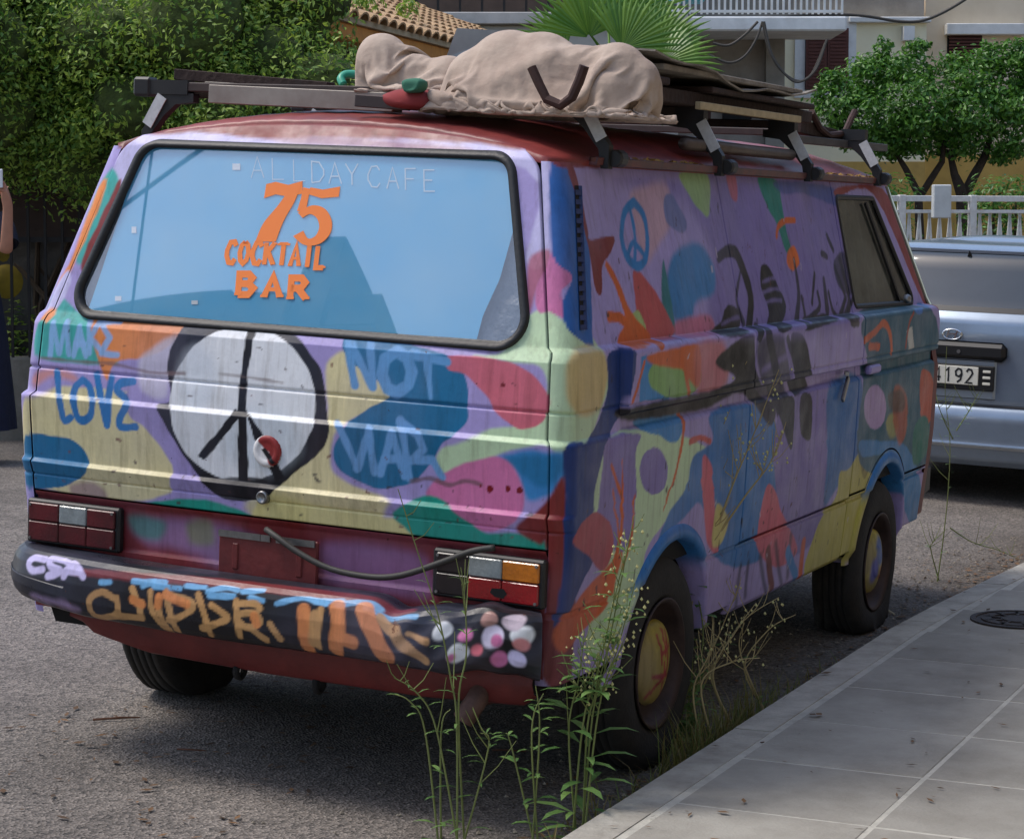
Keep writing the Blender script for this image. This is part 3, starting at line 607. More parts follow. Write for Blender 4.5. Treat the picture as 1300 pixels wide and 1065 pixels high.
def sdf_ring(name, pts, r_in, r_out, surf_n, m, parent, h=.012, rad=.0, n=14):
    """raised rubber seal that follows a rounded polygon"""
    P = np.array(pts, float); c = P.mean(0); out = []
    k = len(P); path = []
    for i in range(k):
        p0, p1, p2 = P[i-1], P[i], P[(i+1) % k]; d0 = (p1-p0)/np.hypot(*(p1-p0)); d1 = (p2-p1)/np.hypot(*(p2-p1))
        a0 = atan2(-d0[0], d0[1]); a1 = atan2(-d1[0], d1[1])
        n0 = np.array([d0[1], -d0[0]]); n1 = np.array([d1[1], -d1[0]])
        if n0@(p1-c) < 0: n0, n1 = -n0, -n1
        for t in np.linspace(0, 1, n):
            nn = n0*(1-t)+n1*t; nn /= np.hypot(*nn); path.append((p1, nn))
    rows = []
    for (p, nn) in path+[path[0]]:
        rows.append([surf_n(*(p+nn*rr), hh) for rr, hh in ((r_in, -.004), (r_in+(r_out-r_in)*.15, h*.8), ((r_in+r_out)/2, h), (r_out-(r_out-r_in)*.15, h*.8), (r_out, -.004))])
    return grid_mesh(name, np.array(rows), m, parent)
# cab window
cabP = [(2.775, 1.335), (3.57, 1.325), (3.255, 1.695), (2.775, 1.695)]
sdf_fill('window_glass', rpoly(cabP, .028), (2.7, 1.28), (3.6, 1.74), .02, lambda U, V: np.stack([Wt(V)-.008, U, V], -1), glassM, fd)
sdf_ring('window_seal', cabP, .016, .036, lambda y, z, h: (float(Wt(z))+h, y, z), rubM, fd, .006)
mb = MB(); mb.bar((float(Wt(1.315)), 3.40, 1.312), (float(Wt(1.70))+.002, 3.14, 1.70), .014, .010, (1, 0, 0)); mb.build('quarter_light_bar', rubM, fd)
# tailgate
zl = levels(.754, 1.81, .0045, FE); n = 372; t = np.linspace(-1, 1, n+1); Z = np.repeat(zl[:, None], n+1, 1)
tw = (Wt(zl)-.063-.05*np.clip((zl-1.73)/.08, 0, 1)**3)[:, None]; X = tw*t[None]
def gate_z(X, Z): zt_ = 1.866-.06*(np.abs(X)/.685)**2.2; return np.where(Z > 1.735, 1.735+(Z-1.735)*(zt_-1.735)/(1.81-1.735), Z)
rwP = [(-.655, 1.355), (.655, 1.355), (.548, 1.722), (-.548, 1.722)]; RWS = rpoly(rwP, .078)
Z2 = gate_z(X, Z); keep = RWS(cell(X), cell(Z2)) > 0; X, Z2 = snap(X, Z2, RWS, keep, .0075); Y = yrt(Z2)+BUL*(np.abs(X)/.85)**3
def gate_y(X, Z): return yrt(Z)+BUL*(np.abs(X)/.85)**3
dent = .004*np.exp(-((X-.52)**2/.02+(Z2-.9)**2/.004))+.0035*np.exp(-((X+.4)**2/.05+(Z2-1.13)**2/.0008)); Y = Y+dent
TG = grid_mesh('tailgate', np.stack([X, Y, Z2], -1), bodyM, VAN, keep, colour(X-Wt(Z2), Z2), (0, .018, 0), True)
TG['label'] = 'tailgate painted with a black and white peace sign and colour blobs'
sdf_ring('window_seal', rwP, .058, .086, lambda x, z, h: (x, float(gate_y(x, z))-h, z), rubM, TG, .013)
def wy(U, V, off): return .03+(V-1.285)*.32+BUL*(np.abs(U)/.85)**3+off
def wind(U, V, off): return np.stack([U, wy(U, V, off), V], -1)
RW = sdf_fill('rear_window', rpoly(rwP, .066), (-.76, 1.25), (.76, 1.82), .02, lambda U, V: wind(U, V, .004), rglassM, TG)
sheetM = mat('blue_window_sheet', (84, 178, 220), .5, noise=.4, nscale=3, col2=(124, 204, 234), bump=.05, bscale=8)
shP = [(-.72, 1.30), (.60, 1.30), (.66, 1.44), (.64, 1.52), (.62, 1.80), (-.62, 1.80)]
shcut = lambda U, V: np.maximum(rpoly(rwP, .066)(U, V), sd_poly(U, V, np.array([(-.70, 1.20), (.585, 1.20), (.60, 1.36), (.63, 1.46), (.645, 1.60), (.66, 1.9), (-.60, 1.9), (-.665, 1.42)])))
sdf_fill('blue_sheet', shcut, (-.76, 1.25), (.76, 1.82), .012, lambda U, V: wind(U, V, .0064+.0007*np.sin(U*21+V*9)*np.sin(V*13)), sheetM, TG)
filM = mat('grey_crumpled_film', (120, 124, 130), .3, noise=.9, nscale=16, col2=(60, 62, 66), bump=.8, bscale=26)
sdf_fill('inner_film', rpoly(rwP, .066), (-.76, 1.25), (.76, 1.82), .02, lambda U, V: wind(U, V, .03+.004*np.sin(U*60)*np.sin(V*45)), filM, TG)
tapeM = mat('white_tape', (226, 228, 230), .6)
for px, py, w_, h_ in ((300, 212, 5, 4), (170, 292, 3, 4), (150, 379, 4, 3), (247, 384, 4, 2.5)):
    def gpt(x, y, off=.0047):
        yv = .1
        for _ in range(4): p = vplane(x, y, 1, yv); yv = float(wy(p[0], p[2], off))
        return (p[0], yv, p[2])
    mb = MB(); mb.add([gpt(px-w_, py-h_), gpt(px+w_, py-h_), gpt(px+w_, py+h_), gpt(px-w_, py+h_)], [(0, 1, 2, 3)]); mb.build('tape_patch', tapeM, TG)
NW = Vector((0, -1, .32)).normalized()
def glyphs(name, text, x0, y0, x1, y1, capx, hpx, wfrac, m, adv, serif=0., slant=0., off=.0049, curve=0.):
    mb = MB(); k = len(text)
    if m is orM: off = .0032
    for i, ch in enumerate(text):
        if ch == ' ': continue
        f = i/max(1, k-1); cx = x0+(x1-x0)*f; cyb = y0+(y1-y0)*f+curve*sin(f*pi); w_ = capx*(.5 if ch == 'I' else 1)
        def P(u, v, o): return gpt(cx+w_*(u-.5)+slant*v*hpx, cyb-hpx*v, o)
        for si, st in enumerate(GL[ch]):
            o = off-.0002*si; heavy = 1.0
            if serif and len(st) == 2 and abs(st[0][1]-st[1][1]) < .1: heavy = .55
            ribbon(mb, [P(u, v, o) for u, v in st], wfrac*heavy, NW)
            if serif:
                for e in (st[0], st[-1]):
                    if e[1] in (0, 1): ribbon(mb, [P(e[0]-.24*(1 if ch != 'I' else 2), e[1]+(.03 if e[1] == 0 else -.03), o-.0004), P(e[0]+.24*(1 if ch != 'I' else 2), e[1]+(.03 if e[1] == 0 else -.03), o-.0004)], serif, NW)
    return mb.build(name, m, TG)
orM = mat('orange_lettering', (240, 128, 50), .55); whM = mat('white_lettering', (204, 222, 232), .6)
glyphs('white_lettering', 'ALL', 327, 226, 381, 230, 16, 27, .0030, whM, 0, 0, -.02); glyphs('white_lettering', 'DAY', 404, 232, 447, 235, 16, 27, .004, whM, 0, 0, -.02); glyphs('white_lettering', 'CAFE', 475, 238, 546, 243, 15, 27, .004, whM, 0, 0, -.02)
glyphs('orange_lettering', 'COCKTAIL', 292, 334, 406, 340, 11, 27, .0155, orM, 0, .006, .12, curve=-1)
glyphs('orange_lettering', 'BAR', 312, 374, 378, 379, 20, 26, .021, orM, 0, .008, .08)
def shape(name, polys, m):
    mb = MB()
    for j, pl in enumerate(polys):
        Q = [gpt(x, y, .0032-.0003*j) for x, y in pl]; h = len(Q)//2
        mb.add(Q, [(i, i+1, 2*h-2-i, 2*h-1-i) for i in range(h-1)])
    return mb.build(name, m, TG)
def sm2(a, b): return [tuple(p) for p in catmull(a, False, 5)]+[tuple(p) for p in catmull(b, False, 5)]
# figure 7 and figure 5: strips listed there and back
shape('orange_lettering', [[(338, 234), (350, 231), (366, 235), (384, 230), (384, 246), (366, 250), (350, 247), (335, 252)], sm2([(384, 231), (374, 256), (360, 281), (350, 307)], [(324, 307), (334, 284), (352, 262), (368, 240)])], orM)
shape('orange_lettering', [[(394, 238), (410, 241), (432, 237), (430, 250), (408, 252), (392, 247)], [(394, 240), (391, 254), (388, 270), (377, 268), (382, 252), (385, 238)], sm2([(378, 270), (396, 261), (412, 265), (421, 280), (419, 297), (405, 310), (386, 311), (372, 300)], [(385, 293), (391, 303), (400, 300), (405, 290), (404, 281), (400, 275), (393, 272), (384, 277)])], orM)
# lock, round cap, handle on the gate
lk = vplane(335, 631, 1, -.012); mb = MB(); mb.lathe([(.019, -.006), (.019, .012), (.014, .016), (.012, .010), (.0, .010)], (lk[0], lk[1]+.0, lk[2]), 'y', 20, -1); mb.build('lock', steelM, TG, True)
cp = vplane(341, 572, 1, -.012); cy_ = float(gate_y(cp[0], cp[2]))
cpS = Stencil(lambda x, y: (vplane(x, y, 1, cy_)[0], vplane(x, y, 1, cy_)[2]), (226, 224, 222)).poly((150, 50, 48), [(329, 558), (340, 552), (354, 558), (358, 575), (352, 590), (345, 592), (340, 580), (344, 574), (336, 568)], .006).poly(BLK, [(333, 570), (338, 568), (352, 588), (346, 590)], .004, False)
U, V = np.meshgrid(np.linspace(-.046, .046, 31), np.linspace(-.046, .046, 31)); rr = np.hypot(U, V); kk = cell(rr) < .046; UU = U; 
Yc = cy_-.010*np.clip((.046-rr)/.008, 0, 1)**.5+.003*np.clip((.03-rr)/.006, 0, 1)
grid_mesh('round_cap', np.stack([cp[0]+U, Yc, cp[2]+V], -1), bodyM, TG, kk, cpS.eval(cp[0]+U, cp[2]+V).reshape(31, 31, 3))
# rear panel below the gate
PS = Stencil(lambda x, y: tuple(vplane(x, y, 1, .008)[[0, 2]]), RED)
PS.poly((150, 118, 160), [(170, 660), (260, 662), (330, 690), (340, 740), (230, 700), (180, 690)], .06, True, .8).poly((64, 130, 120), [(160, 655), (205, 662), (200, 685), (170, 680)], .04, True, .8).poly((120, 130, 80), [(235, 665), (265, 662), (268, 690), (240, 690)], .04, True, .7)
PS.poly((140, 104, 150), [(410, 690), (520, 700), (545, 730), (540, 760), (470, 750), (410, 735)], .06, True, .7)
zl = levels(.40, .749, .008, [.585, .60]); xx = np.linspace(-.838, .838, 211); X, Z = np.meshgrid(xx, zl); Y = yrt(Z)+BUL*(np.abs(X)/.85)**3+.012*np.clip((Z-.60)/.006, 0, 1)*np.clip((.742-Z)/.006, 0, 1)
grid_mesh('rear_panel', np.stack([X, Y, Z], -1), bodyM, VAN, None, PS.eval(X, Z).reshape(*X.shape, 3))
mb = MB()
ap = [(-.66, .40), (-.58, .345), (-.4, .315), (0, .308), (.5, .312), (.80, .33), (.84, .36)]; xs = np.linspace(-.66, .84, 40)
vs = []; 
for x in xs:
    zb = np.interp(x, [p[0] for p in ap], [p[1] for p in ap]); vs += [(x, -.03, .44), (x, -.04, .40), (x, -.025, zb+.01), (x, .0, zb), (x, .03, zb+.005)]
mb.add(vs, [(i*5+j, i*5+j+1, (i+1)*5+j+1, (i+1)*5+j) for i in range(len(xs)-1) for j in range(4)]); mb.build('lower_valance', redM, VAN, True)
# number plate holder (empty, painted over)
mb = MB(); mb.box(-.162, .162, -.022, -.008, .566, .705, bev=.004); pl = mb.build('plate_panel', redM, VAN)
for a, b in ((-.16, -.022), (-.02, .01), (.03, .155)): mb = MB(); mb.box(a, b, -.028, -.021, .690, .708); mb.build('plate_clip', steelM, pl)
for x in (-.115, .095): mb = MB(); mb.box(x, x+.02, -.026, -.020, .60, .675, bev=.003); mb.build('plate_rib', redM, pl)
# tail lamps
amb = mat('amber_lens', (196, 112, 20), .15, noise=.5, nscale=40, coat=.5, bump=.1, bscale=110); rdl = mat('red_lens', (150, 12, 20), .15, noise=.4, nscale=40, coat=.5, bump=.1, bscale=110); clr = mat('clear_lens', (150, 158, 158), .12, noise=.6, nscale=30, col2=(92, 98, 100), bump=.1, bscale=110); prl = mat('painted_lens', (92, 22, 30), .35, noise=.8, nscale=12, col2=(60, 16, 22), bump=.1, bscale=110); brk = mat('broken_lens', (40, 32, 34), .3, noise=.6, nscale=30)
for sg, lens in ((1, [(brk, 'cracked dark lens'), (clr, None), (amb, None), (brk, 'broken lens'), (rdl, None), (rdl, None)]), (-1, [(prl, 'lens painted red'), (clr, 'grey reversing lens'), (prl, None), (prl, None), (prl, None), (prl, None)])):
    a, b = (.514, .848); mb = MB()
    mb.box(min(sg*a, sg*b), max(sg*a, sg*b), -.008, .02, .596, .728, bev=.006); L_ = mb.build('tail_lamp', blackM, VAN)
    xs = [a+.012, a+.112, a+.212, b-.012]
    for r_ in range(2):
        for c_ in range(3):
            u0, u1 = xs[c_]+.001, xs[c_+1]-.001; z0, z1 = ((.666, .718), (.606, .663))[r_]; mb = MB(); m_, lb = lens[r_*3+c_]
            mb.box(min(sg*u0, sg*u1), max(sg*u0, sg*u1), -.017+(.005 if m_ is brk else 0), -.006, z0, z1, bev=.003)
            o = mb.build('lens', m_, L_)
            if lb: o['label'] = lb
    for ux, uz in ((b-.02, .712), (b-.02, .612), (a+.02, .612), (a+.02, .712)): mb = MB(); mb.lathe([(.0045, 0), (.0045, .003), (0, .003)], (sg*ux, -.0172, uz), 'y', 8, -1); mb.build('lamp_screw', steelM, L_)
mb = MB(); mb.add([(.70, -.0182, .640), (.735, -.0182, .642), (.745, -.0182, .63), (.735, -.0182, .616), (.71, -.0182, .618), (.695, -.0182, .628)], [tuple(range(6))]); mb.build('lens_hole', darkM, VAN)
# bumper
BP = catmull([(-.925, .22), (-.915, .08), (-.865, -.03), (-.74, -.11), (-.4, -.15), (0, -.165), (.4, -.15), (.66, -.13), (.80, -.10), (.872, -.06)], False, 70)
sec = [(.13, .590), (.045, .594), (.022, .590), (.006, .578), (-.004, .56), (-.012, .52), (-.012, .47), (-.004, .445), (.008, .430), (.025, .422), (.10, .424)]
sec2 = []
for i in range(len(sec)-1):
    for t_ in np.linspace(0, 1, 11)[:-1]: sec2.append((sec[i][0]*(1-t_)+sec[i+1][0]*t_, sec[i][1]*(1-t_)+sec[i+1][1]*t_))
sec2.append(sec[-1]); rows = []; PU = []; PV = []
BS = Stencil(lambda x, y: tuple(vplane(x, y, 1, -.135)[[0, 2]]), (30, 29, 32))
for i, p in enumerate(BP):
    tg_ = BP[min(i+1, len(BP)-1)]-BP[max(i-1, 0)]; tg_ /= np.hypot(*tg_); nn = np.array([-tg_[1], tg_[0]])
    row = []; x = p[0]; d = np.clip((x-.46)/.08, 0, 1)
    for o, z in sec2:
        taper = np.clip((-.55-x)/.35, 0, 1); zz = z+taper*(.0 if z > .5 else .03+.0*z); 
        zz += d*(.010*sin(x*19)+.004*sin(x*47+z*30)) - .03*np.exp(-((x-.47)/.05)**2)*(z-.42)/.17
        oo = o+d*(.006*sin(x*31+z*21)+.003*sin(x*60-z*70))+.006*sin(x*9+z*14)*.6
        q = p+nn*oo; row.append((q[0], q[1], zz)); PU.append(q[0]); PV.append(z+max(0, o-.002)*.45 if z > .57 else z)
    rows.append(row)
rows = np.array(rows)
BO = (222, 140, 80); TAN = (196, 150, 96)
def c7(x, y): return (.3385*x, 630+.3385*y)
def c8(x, y): return (400+.3385*x, 630+.3385*y)
BS.poly(RED, [(100, 730), (300, 745), (500, 770), (500, 752), (300, 730), (100, 722)], .02, True, .8)
LBL = (120, 180, 224)
for st in ([(390, 318), (430, 316)], [(520, 312), (640, 318)], [(560, 330), (600, 315)], [(600, 330), (700, 340)], [(720, 330), (790, 335)], [(800, 350), (860, 335), (910, 345)], [(810, 365), (900, 368)], [(930, 350), (1000, 345)], [(960, 375), (1010, 385)], [(1060, 395), (1150, 375), (1240, 395)]): BS.line(LBL, [c7(*p) for p in st], .016, .010, True, .9)
for st in ([(20, 385), (110, 385)], [(100, 400), (200, 385), (250, 395)], [(200, 410), (300, 420), (380, 425)]): BS.line(LBL, [c8(*p) for p in st], .018, .012, True, .8)
for st in ([(455, 380), (400, 355), (355, 375), (345, 420), (370, 455), (450, 445), (550, 450)], [(460, 375), (462, 425), (440, 445)], [(520, 340), (545, 390), (555, 450)], [(520, 385), (560, 390)], [(590, 350), (600, 420), (640, 495)], [(625, 370), (625, 420), (655, 495)], [(650, 350), (670, 430), (685, 495)], [(650, 355), (740, 385), (750, 415), (690, 450), (660, 455)], [(770, 360), (800, 440), (815, 510)], [(820, 400), (880, 440), (860, 460), (790, 485)], [(910, 385), (920, 450), (925, 515)], [(910, 395), (980, 395), (1000, 410)], [(930, 430), (980, 430), (1000, 465), (960, 485), (930, 465)], [(960, 480), (1020, 530)], [(1040, 470), (1075, 525)], [(1165, 420), (1190, 480), (1215, 555)], [(1225, 420), (1215, 500), (1215, 560)]): BS.line(TAN, [c7(*p) for p in st], .020, .008, True, .95)
for st in ([(520, 380), (560, 395)], [(625, 370), (620, 400)], [(980, 440), (990, 470)], [(650, 360), (730, 395)], [(1290, 430), (1280, 580)]): BS.line(BO, [c7(*p) for p in st], .026, .010, True, .9)
for st, w_ in (([(-20, 420), (-10, 560)], .04), ([(20, 440), (15, 540)], .03), ([(100, 410), (110, 480), (95, 560)], .045), ([(105, 520), (160, 540)], .04), ([(200, 420), (240, 500), (280, 590)], .055), ([(260, 430), (300, 470)], .03), ([(310, 470), (340, 540), (420, 600)], .03), ([(360, 500), (430, 520)], .02)): BS.line(BO if w_ > .03 else TAN, [c8(*p) for p in st], w_, .012, True, .9)
for x, y, r, cc in ((485, 495, 11, WHT), (562, 525, 8, PNK), (655, 548, 14, (222, 214, 236)), (670, 562, 8, PNK), (752, 530, 12, WHT), (752, 560, 9, (216, 140, 140)), (540, 590, 12, WHT), (600, 585, 7, (226, 110, 120)), (675, 630, 10, PNK), (738, 625, 11, (212, 204, 238)), (520, 600, 5, PNK), (640, 480, 10, (170, 130, 120)), (720, 478, 12, (206, 190, 200))): BS.ell(cc, *c8(x, y), r, r, .016)
CS = (206, 196, 236)
for st in ([(150, 240), (105, 235), (85, 260), (110, 280), (150, 275)], [(225, 240), (175, 235), (180, 262), (225, 280), (175, 300)], [(240, 300), (270, 250), (320, 300)], [(245, 280), (300, 280)], [(230, 240), (260, 255)]): BS.line(CS, [c7(*p) for p in st], .022, .012, True, .95)
for x, y, r in ((120, 400, 9), (170, 408, 10), (230, 412, 12), (275, 425, 10)): BS.ell((190, 160, 200), *c7(x, y), r, r*.5, .03, .5)
BC = BS.eval(np.array(PU), np.array(PV)).reshape(rows.shape)
grid_mesh('rear_bumper', rows, paint_mat('bumper_paint', .34, .35, .75, (96, 60, 44)), VAN, None, BC, None, True, True)
for x in (-.45, .45): mb = MB(); mb.box(x-.03, x+.03, -.13, .03, .47, .54); mb.build('bumper_bracket', darkM, VAN)
# hanging cable, exhaust, tow eye
cab = [vplane(x, y, 1, yv) for x, y, yv in ((338, 672, -.03), (352, 682, -.05), (380, 702, -.055), (420, 722, -.055), (470, 732, -.055), (510, 730, -.06), (560, 714, -.055), (598, 700, -.045), (628, 695, -.03))]
mb = MB(); mb.tube(catmull(cab, False, 4), .009, 8); mb.build('hanging_cable', mat('grey_cable', (52, 50, 46), .6), VAN, True)
mb = MB(); ex = vplane(592, 912, 1, -.04); ex = Vector(ex)
pts = [ex+Vector((.0, .34, .12)), ex+Vector((.02, .2, .11)), ex+Vector((.03, .06, .09)), ex+Vector((.025, .0, .05)), ex+Vector((.0, -.02, .0))]
mb.tube(catmull([tuple(p) for p in pts], False, 5), .030, 14, False); mb.tube(catmull([tuple(p) for p in pts], False, 5), .025, 14, False)
mb.build('exhaust_pipe', mat('rusty_pipe', (104, 76, 66), .7, noise=.8, nscale=20, col2=(62, 40, 34)), VAN, True)
mb = MB(); mb.lathe([(.09, 0), (.1, .02), (.1, .5), (.09, .52), (0, .52)], (.1, .22, .36), 'x', 18); mb.build('silencer', MATS['rusty_pipe'], VAN, True)
for px, py in ((305, 850), (405, 868)):
    q = vplane(px, py, 1, .0); mb = MB(); mb.lathe([(.022, -.012), (.03, -.006), (.03, .006), (.022, .012), (.016, 0), (.022, -.012)], (q[0], q[1], q[2]), 'x', 14); mb.build('tow_eye', darkM, VAN, True)
# side louvre vent, handles, arch lips
for sg in (1, -1):
    mb = MB(); ml = MB()
    def vp(t_, du, out):
        z = 1.335+t_*.385; y = .150+t_*.135+du; return (sg*(float(Wt(z))+out), y, z)
    mb.add([vp(0, -.012, .002), vp(0, .014, .002), vp(1, .014, .002), vp(1, -.012, .002)], [(0, 1, 2, 3)])
    V_ = mb.build('air_vent', darkM, VAN)
    for k in range(15):
        t0 = k/15; t1 = t0+.036; ml.add([vp(t0, -.012, .003), vp(t0, .014, .009), vp(t1, .014, .009), vp(t1, -.012, .003)], [(0, 1, 2, 3)])
    ml.add([vp(0, .014, .0), vp(0, .020, .010), vp(1, .020, .010), vp(1, .014, .0)], [(0, 1, 2, 3)])
    ml.build('vent_slat', mat('navy_slat', (30, 52, 104), .5, noise=.8, nscale=30), V_)
for nm, c, r0, colr, sg in (('wheel_arch_lip', RA, RAr, (46, 112, 176), 1), ('wheel_arch_lip', FA, FAr, (50, 118, 180), 1), ('wheel_arch_lip', RA, RAr, (120, 44, 42), -1), ('wheel_arch_lip', FA, FAr, (120, 44, 42), -1)):
    rows = []; pcs = []
    for a in np.linspace(radians(-8 if c is FA else 2), radians(184), 60):
        row = []
        for dr, dx in ((-.006, -.07), (-.006, .006), (.002, .014), (.020, .012), (.036, .006), (.043, -.004)):
            y_ = c[0]+(r0+dr)*cos(a); z_ = c[1]+(r0+dr)*sin(a); row.append((sg*(float(Wt(z_))+dx), y_, z_))
        rows.append(row)
    rows = np.array(rows)
    cl = np.tile(np.array(lin(colr)), (*rows.shape[:2], 1))
    if sg > 0:
        pc = colour(rows[..., 1]-yrt(rows[..., 2])-BUL, rows[..., 2])
        low = np.clip((.60-rows[..., 2])/.06, 0, 1)[..., None]; cl = cl*(1-low)+pc*low
    grid_mesh(nm, rows, bodyM, VAN, None, cl, None, True, sg > 0)
hM = mat('lavender_handle', (150, 138, 196), .4)
mb = MB(); mb.box(.897, .924, 2.80, 2.95, 1.052, 1.086, bev=.008); mb.build('door_handle', hM, fd)
mb = MB(); hp = vplane(1074, 492, 0, .92); mb.bar((.918, hp[1]+.03, hp[2]+.035), (.924, hp[1]-.05, hp[2]-.045), .022, .012, (1, 0, 0), .003); mb.bar((.90, hp[1]+.06, hp[2]+.05), (.922, hp[1]+.0, hp[2]+.05), .014, .014); mb.build('door_handle', steelM, sd)
mb = MB(); kp_ = vplane(1158, 380, 0, .89); mb.lathe([(.018, 0), (.02, .012), (.014, .024), (0, .026)], (float(Wt(kp_[2])), kp_[1], kp_[2]), 'x', 14); mb.build('lock_knob', steelM, fd, True)
# wheels
def wheel(x, y, z, sg, capcol, flat=0.):
    wr = empty('wheel', None, None); wr.parent = VAN; wr.location = (x, y, z)
    prof = [(.195, -.115), (.215, -.125), (.27, -.128), (.30, -.118), (.318, -.098), (.325, -.08)]
    tr = [(.325, -.08)]
    for g_ in (-.05, -.015, .02, .055): tr += [(.326, g_-.006), (.319, g_-.005), (.319, g_+.003), (.326, g_+.004)]
    prof = prof+tr+[(.325, .08), (.318, -.098*-1), (.30, .118), (.27, .128), (.215, .125), (.195, .115), (.188, .10)]
    mb = MB(); mb.lathe([(r, h*.74-.062) for r, h in prof], (0, 0, 0), 'x', 56, sg)
    if flat:
        nv = []
        for (a, b, c) in mb.v:
            zf = -(.325-flat)
            if c < zf: a += sg*(.02 if sg*a > -.09 else -.02)*min(1, (zf-c)/.03); c = zf+(c-zf)*.05
            elif c < zf+.14: a += sg*.022*(1 if sg*(a+sg*.09) > 0 else -1)*(1-(c-zf)/.14)**2
            nv.append((a, b, c))
        mb.v = nv
    mb.build('tyre', tyreM, wr, True)
    mb = MB(); mb.lathe([(.193, .025), (.200, .034), (.193, .036), (.180, .020), (.165, -.035), (.13, -.04), (.12, -.02), (.05, -.015), (0, -.015)], (0, 0, 0), 'x', 40, sg); mb.build('rim', mat('rusty_rim', (74, 58, 54), .6, .4, noise=.8, nscale=16, col2=(40, 30, 28)), wr, True)
    u = np.linspace(0, 1, 26); th = np.linspace(0, 2*pi, 49); U, T = np.meshgrid(u, th); r_ = .130*U
    X = sg*(.034*np.sqrt(np.clip(1-U**2.6, 0, 1))-.002+.004*np.clip((.5-U)/.05, 0, 1)); Yv, Zv = r_*np.cos(T), r_*np.sin(T)
    st = Stencil(lambda a_, b_: (a_, b_), (158, 140, 52) if capcol == 0 else (150, 138, 62))
    if capcol == 0:
        for q in ([(-.02, .09), (.0, .0)], [(.02, .1), (.03, .02)], [(.05, .09), (.05, -.02)], [(-.06, -.03), (.08, -.05)], [(.0, .03), (.08, .04)], [(-.05, -.08), (.06, -.02)], [(.02, -.0), (.04, -.11)], [(-.02, -.06), (-.07, -.09)]): st.line((150, 26, 30), q, .014, .01)
    else:
        for q in ([(0, 0), (0, .13)], [(0, 0), (.1, -.06)], [(0, 0), (-.1, -.05)]): st.line((190, 176, 80), q, .03, .03)
        st.line((190, 170, 50), [(.128*cos(a), .128*sin(a)) for a in np.linspace(0, 2*pi, 24)], .016, .008)
        st.ell((70, 100, 160), .02, .04, .05, .06, .04); st.ell((84, 90, 170), -.04, -.03, .04, .05, .04); st.ell((150, 70, 50), .05, -.05, .025, .03, .03)
    grid_mesh('hub_cap', np.stack([X, Yv, Zv], -1), bodyM, wr, None, st.eval(Yv, Zv).reshape(*U.shape, 3), None, True, sg < 0)
    return wr
wheel(.85, .804, .305, 1, 0, .02); wheel(.85, 3.215, .268, 1, 1, .057); wheel(-.85, .804, .312, -1, 0, .013); wheel(-.85, 3.215, .305, -1, 1, .02)
for y in (.804, 3.215): mb = MB(); mb.tube([(-.8, y, .305), (.8, y, .305)], .035, 10); mb.build('axle', darkM, VAN)
for c, r0 in ((RA, RAr), (FA, FAr)):
    for sg in (1, -1): mb = MB(); mb.lathe([(r0+.002, 0), (r0+.004, .33)], (sg*.86, c[0], c[1]), 'x', 24, -sg, 0, pi); mb.build('wheel_well', darkM, VAN)
# ================================================================ the setting
def zroad(x):
    x = np.asarray(x, float); return np.where(x > -2.2, .0459*(.8-x), .1377+.0459*(1-np.exp((np.minimum(x, -2.2)+2.2)/1.2))*.6)-.006
KX = lambda y: np.interp(y, [-30, 2.7, 3.3, 3.85, 4.53, 5.5, 7, 9, 12, 16, 40], [1.077, 1.078, 1.108, 1.15, 1.205, 1.31, 1.53, 1.95, 2.9, 4.6, 16])
asM = bpy.data.materials.new('asphalt'); asM.use_nodes = True
def asphalt():
    n = asM.node_tree; L = n.links; N = n.nodes.new; b = n.nodes['Principled BSDF']; b.inputs['Roughness'].default_value = .88; tc = N('ShaderNodeTexCoord')
    def nz(s, d=5, r=.6): q = N('ShaderNodeTexNoise'); q.inputs['Scale'].default_value = s; q.inputs['Detail'].default_value = d; q.inputs['Roughness'].default_value = r; L.new(tc.outputs['Object'], q.inputs['Vector']); return q.outputs[0]
    vo = N('ShaderNodeTexVoronoi'); vo.inputs['Scale'].default_value = 110; L.new(tc.outputs['Object'], vo.inputs['Vector'])
    cr = N('ShaderNodeValToRGB'); cr.color_ramp.elements[0].color = (.025, .024, .023, 1); cr.color_ramp.elements[1].color = (.30, .272, .245, 1); L.new(vo.outputs['Color'], cr.inputs[0])
    m1 = N('ShaderNodeMix'); m1.data_type = 'RGBA'; m1.blend_type = 'MULTIPLY'; m1.inputs[0].default_value = 1; L.new(cr.outputs[0], m1.inputs[6])
    c2 = N('ShaderNodeValToRGB'); c2.color_ramp.elements[0].position = .3; c2.color_ramp.elements[0].color = (.55, .52, .5, 1); c2.color_ramp.elements[1].position = .7; c2.color_ramp.elements[1].color = (1.25, 1.2, 1.15, 1); L.new(nz(1.3, 8, .7), c2.inputs[0]); L.new(c2.outputs[0], m1.inputs[7])
    # soil and leaf dust gathered in the gutter
    sp = N('ShaderNodeSeparateXYZ'); L.new(tc.outputs['Object'], sp.inputs[0]); ad = N('ShaderNodeMath'); ad.operation = 'MULTIPLY_ADD'; ad.inputs[1].default_value = .9; L.new(nz(2.5, 6), ad.inputs[0]); L.new(sp.outputs[0], ad.inputs[2])
    mr = N('ShaderNodeMapRange'); mr.inputs[1].default_value = 1.05; mr.inputs[2].default_value = 1.55; mr.inputs[4].default_value = .75; L.new(ad.outputs[0], mr.inputs[0])
    m2 = N('ShaderNodeMix'); m2.data_type = 'RGBA'; m2.inputs[7].default_value = (.075, .058, .042, 1); L.new(mr.outputs[0], m2.inputs[0]); L.new(m1.outputs[2], m2.inputs[6]); L.new(m2.outputs[2], b.inputs['Base Color'])
    bp = N('ShaderNodeBump'); bp.inputs['Strength'].default_value = .7; bp.inputs['Distance'].default_value = .008; L.new(vo.outputs['Distance'], bp.inputs['Height']); L.new(bp.outputs[0], b.inputs['Normal'])
asphalt()
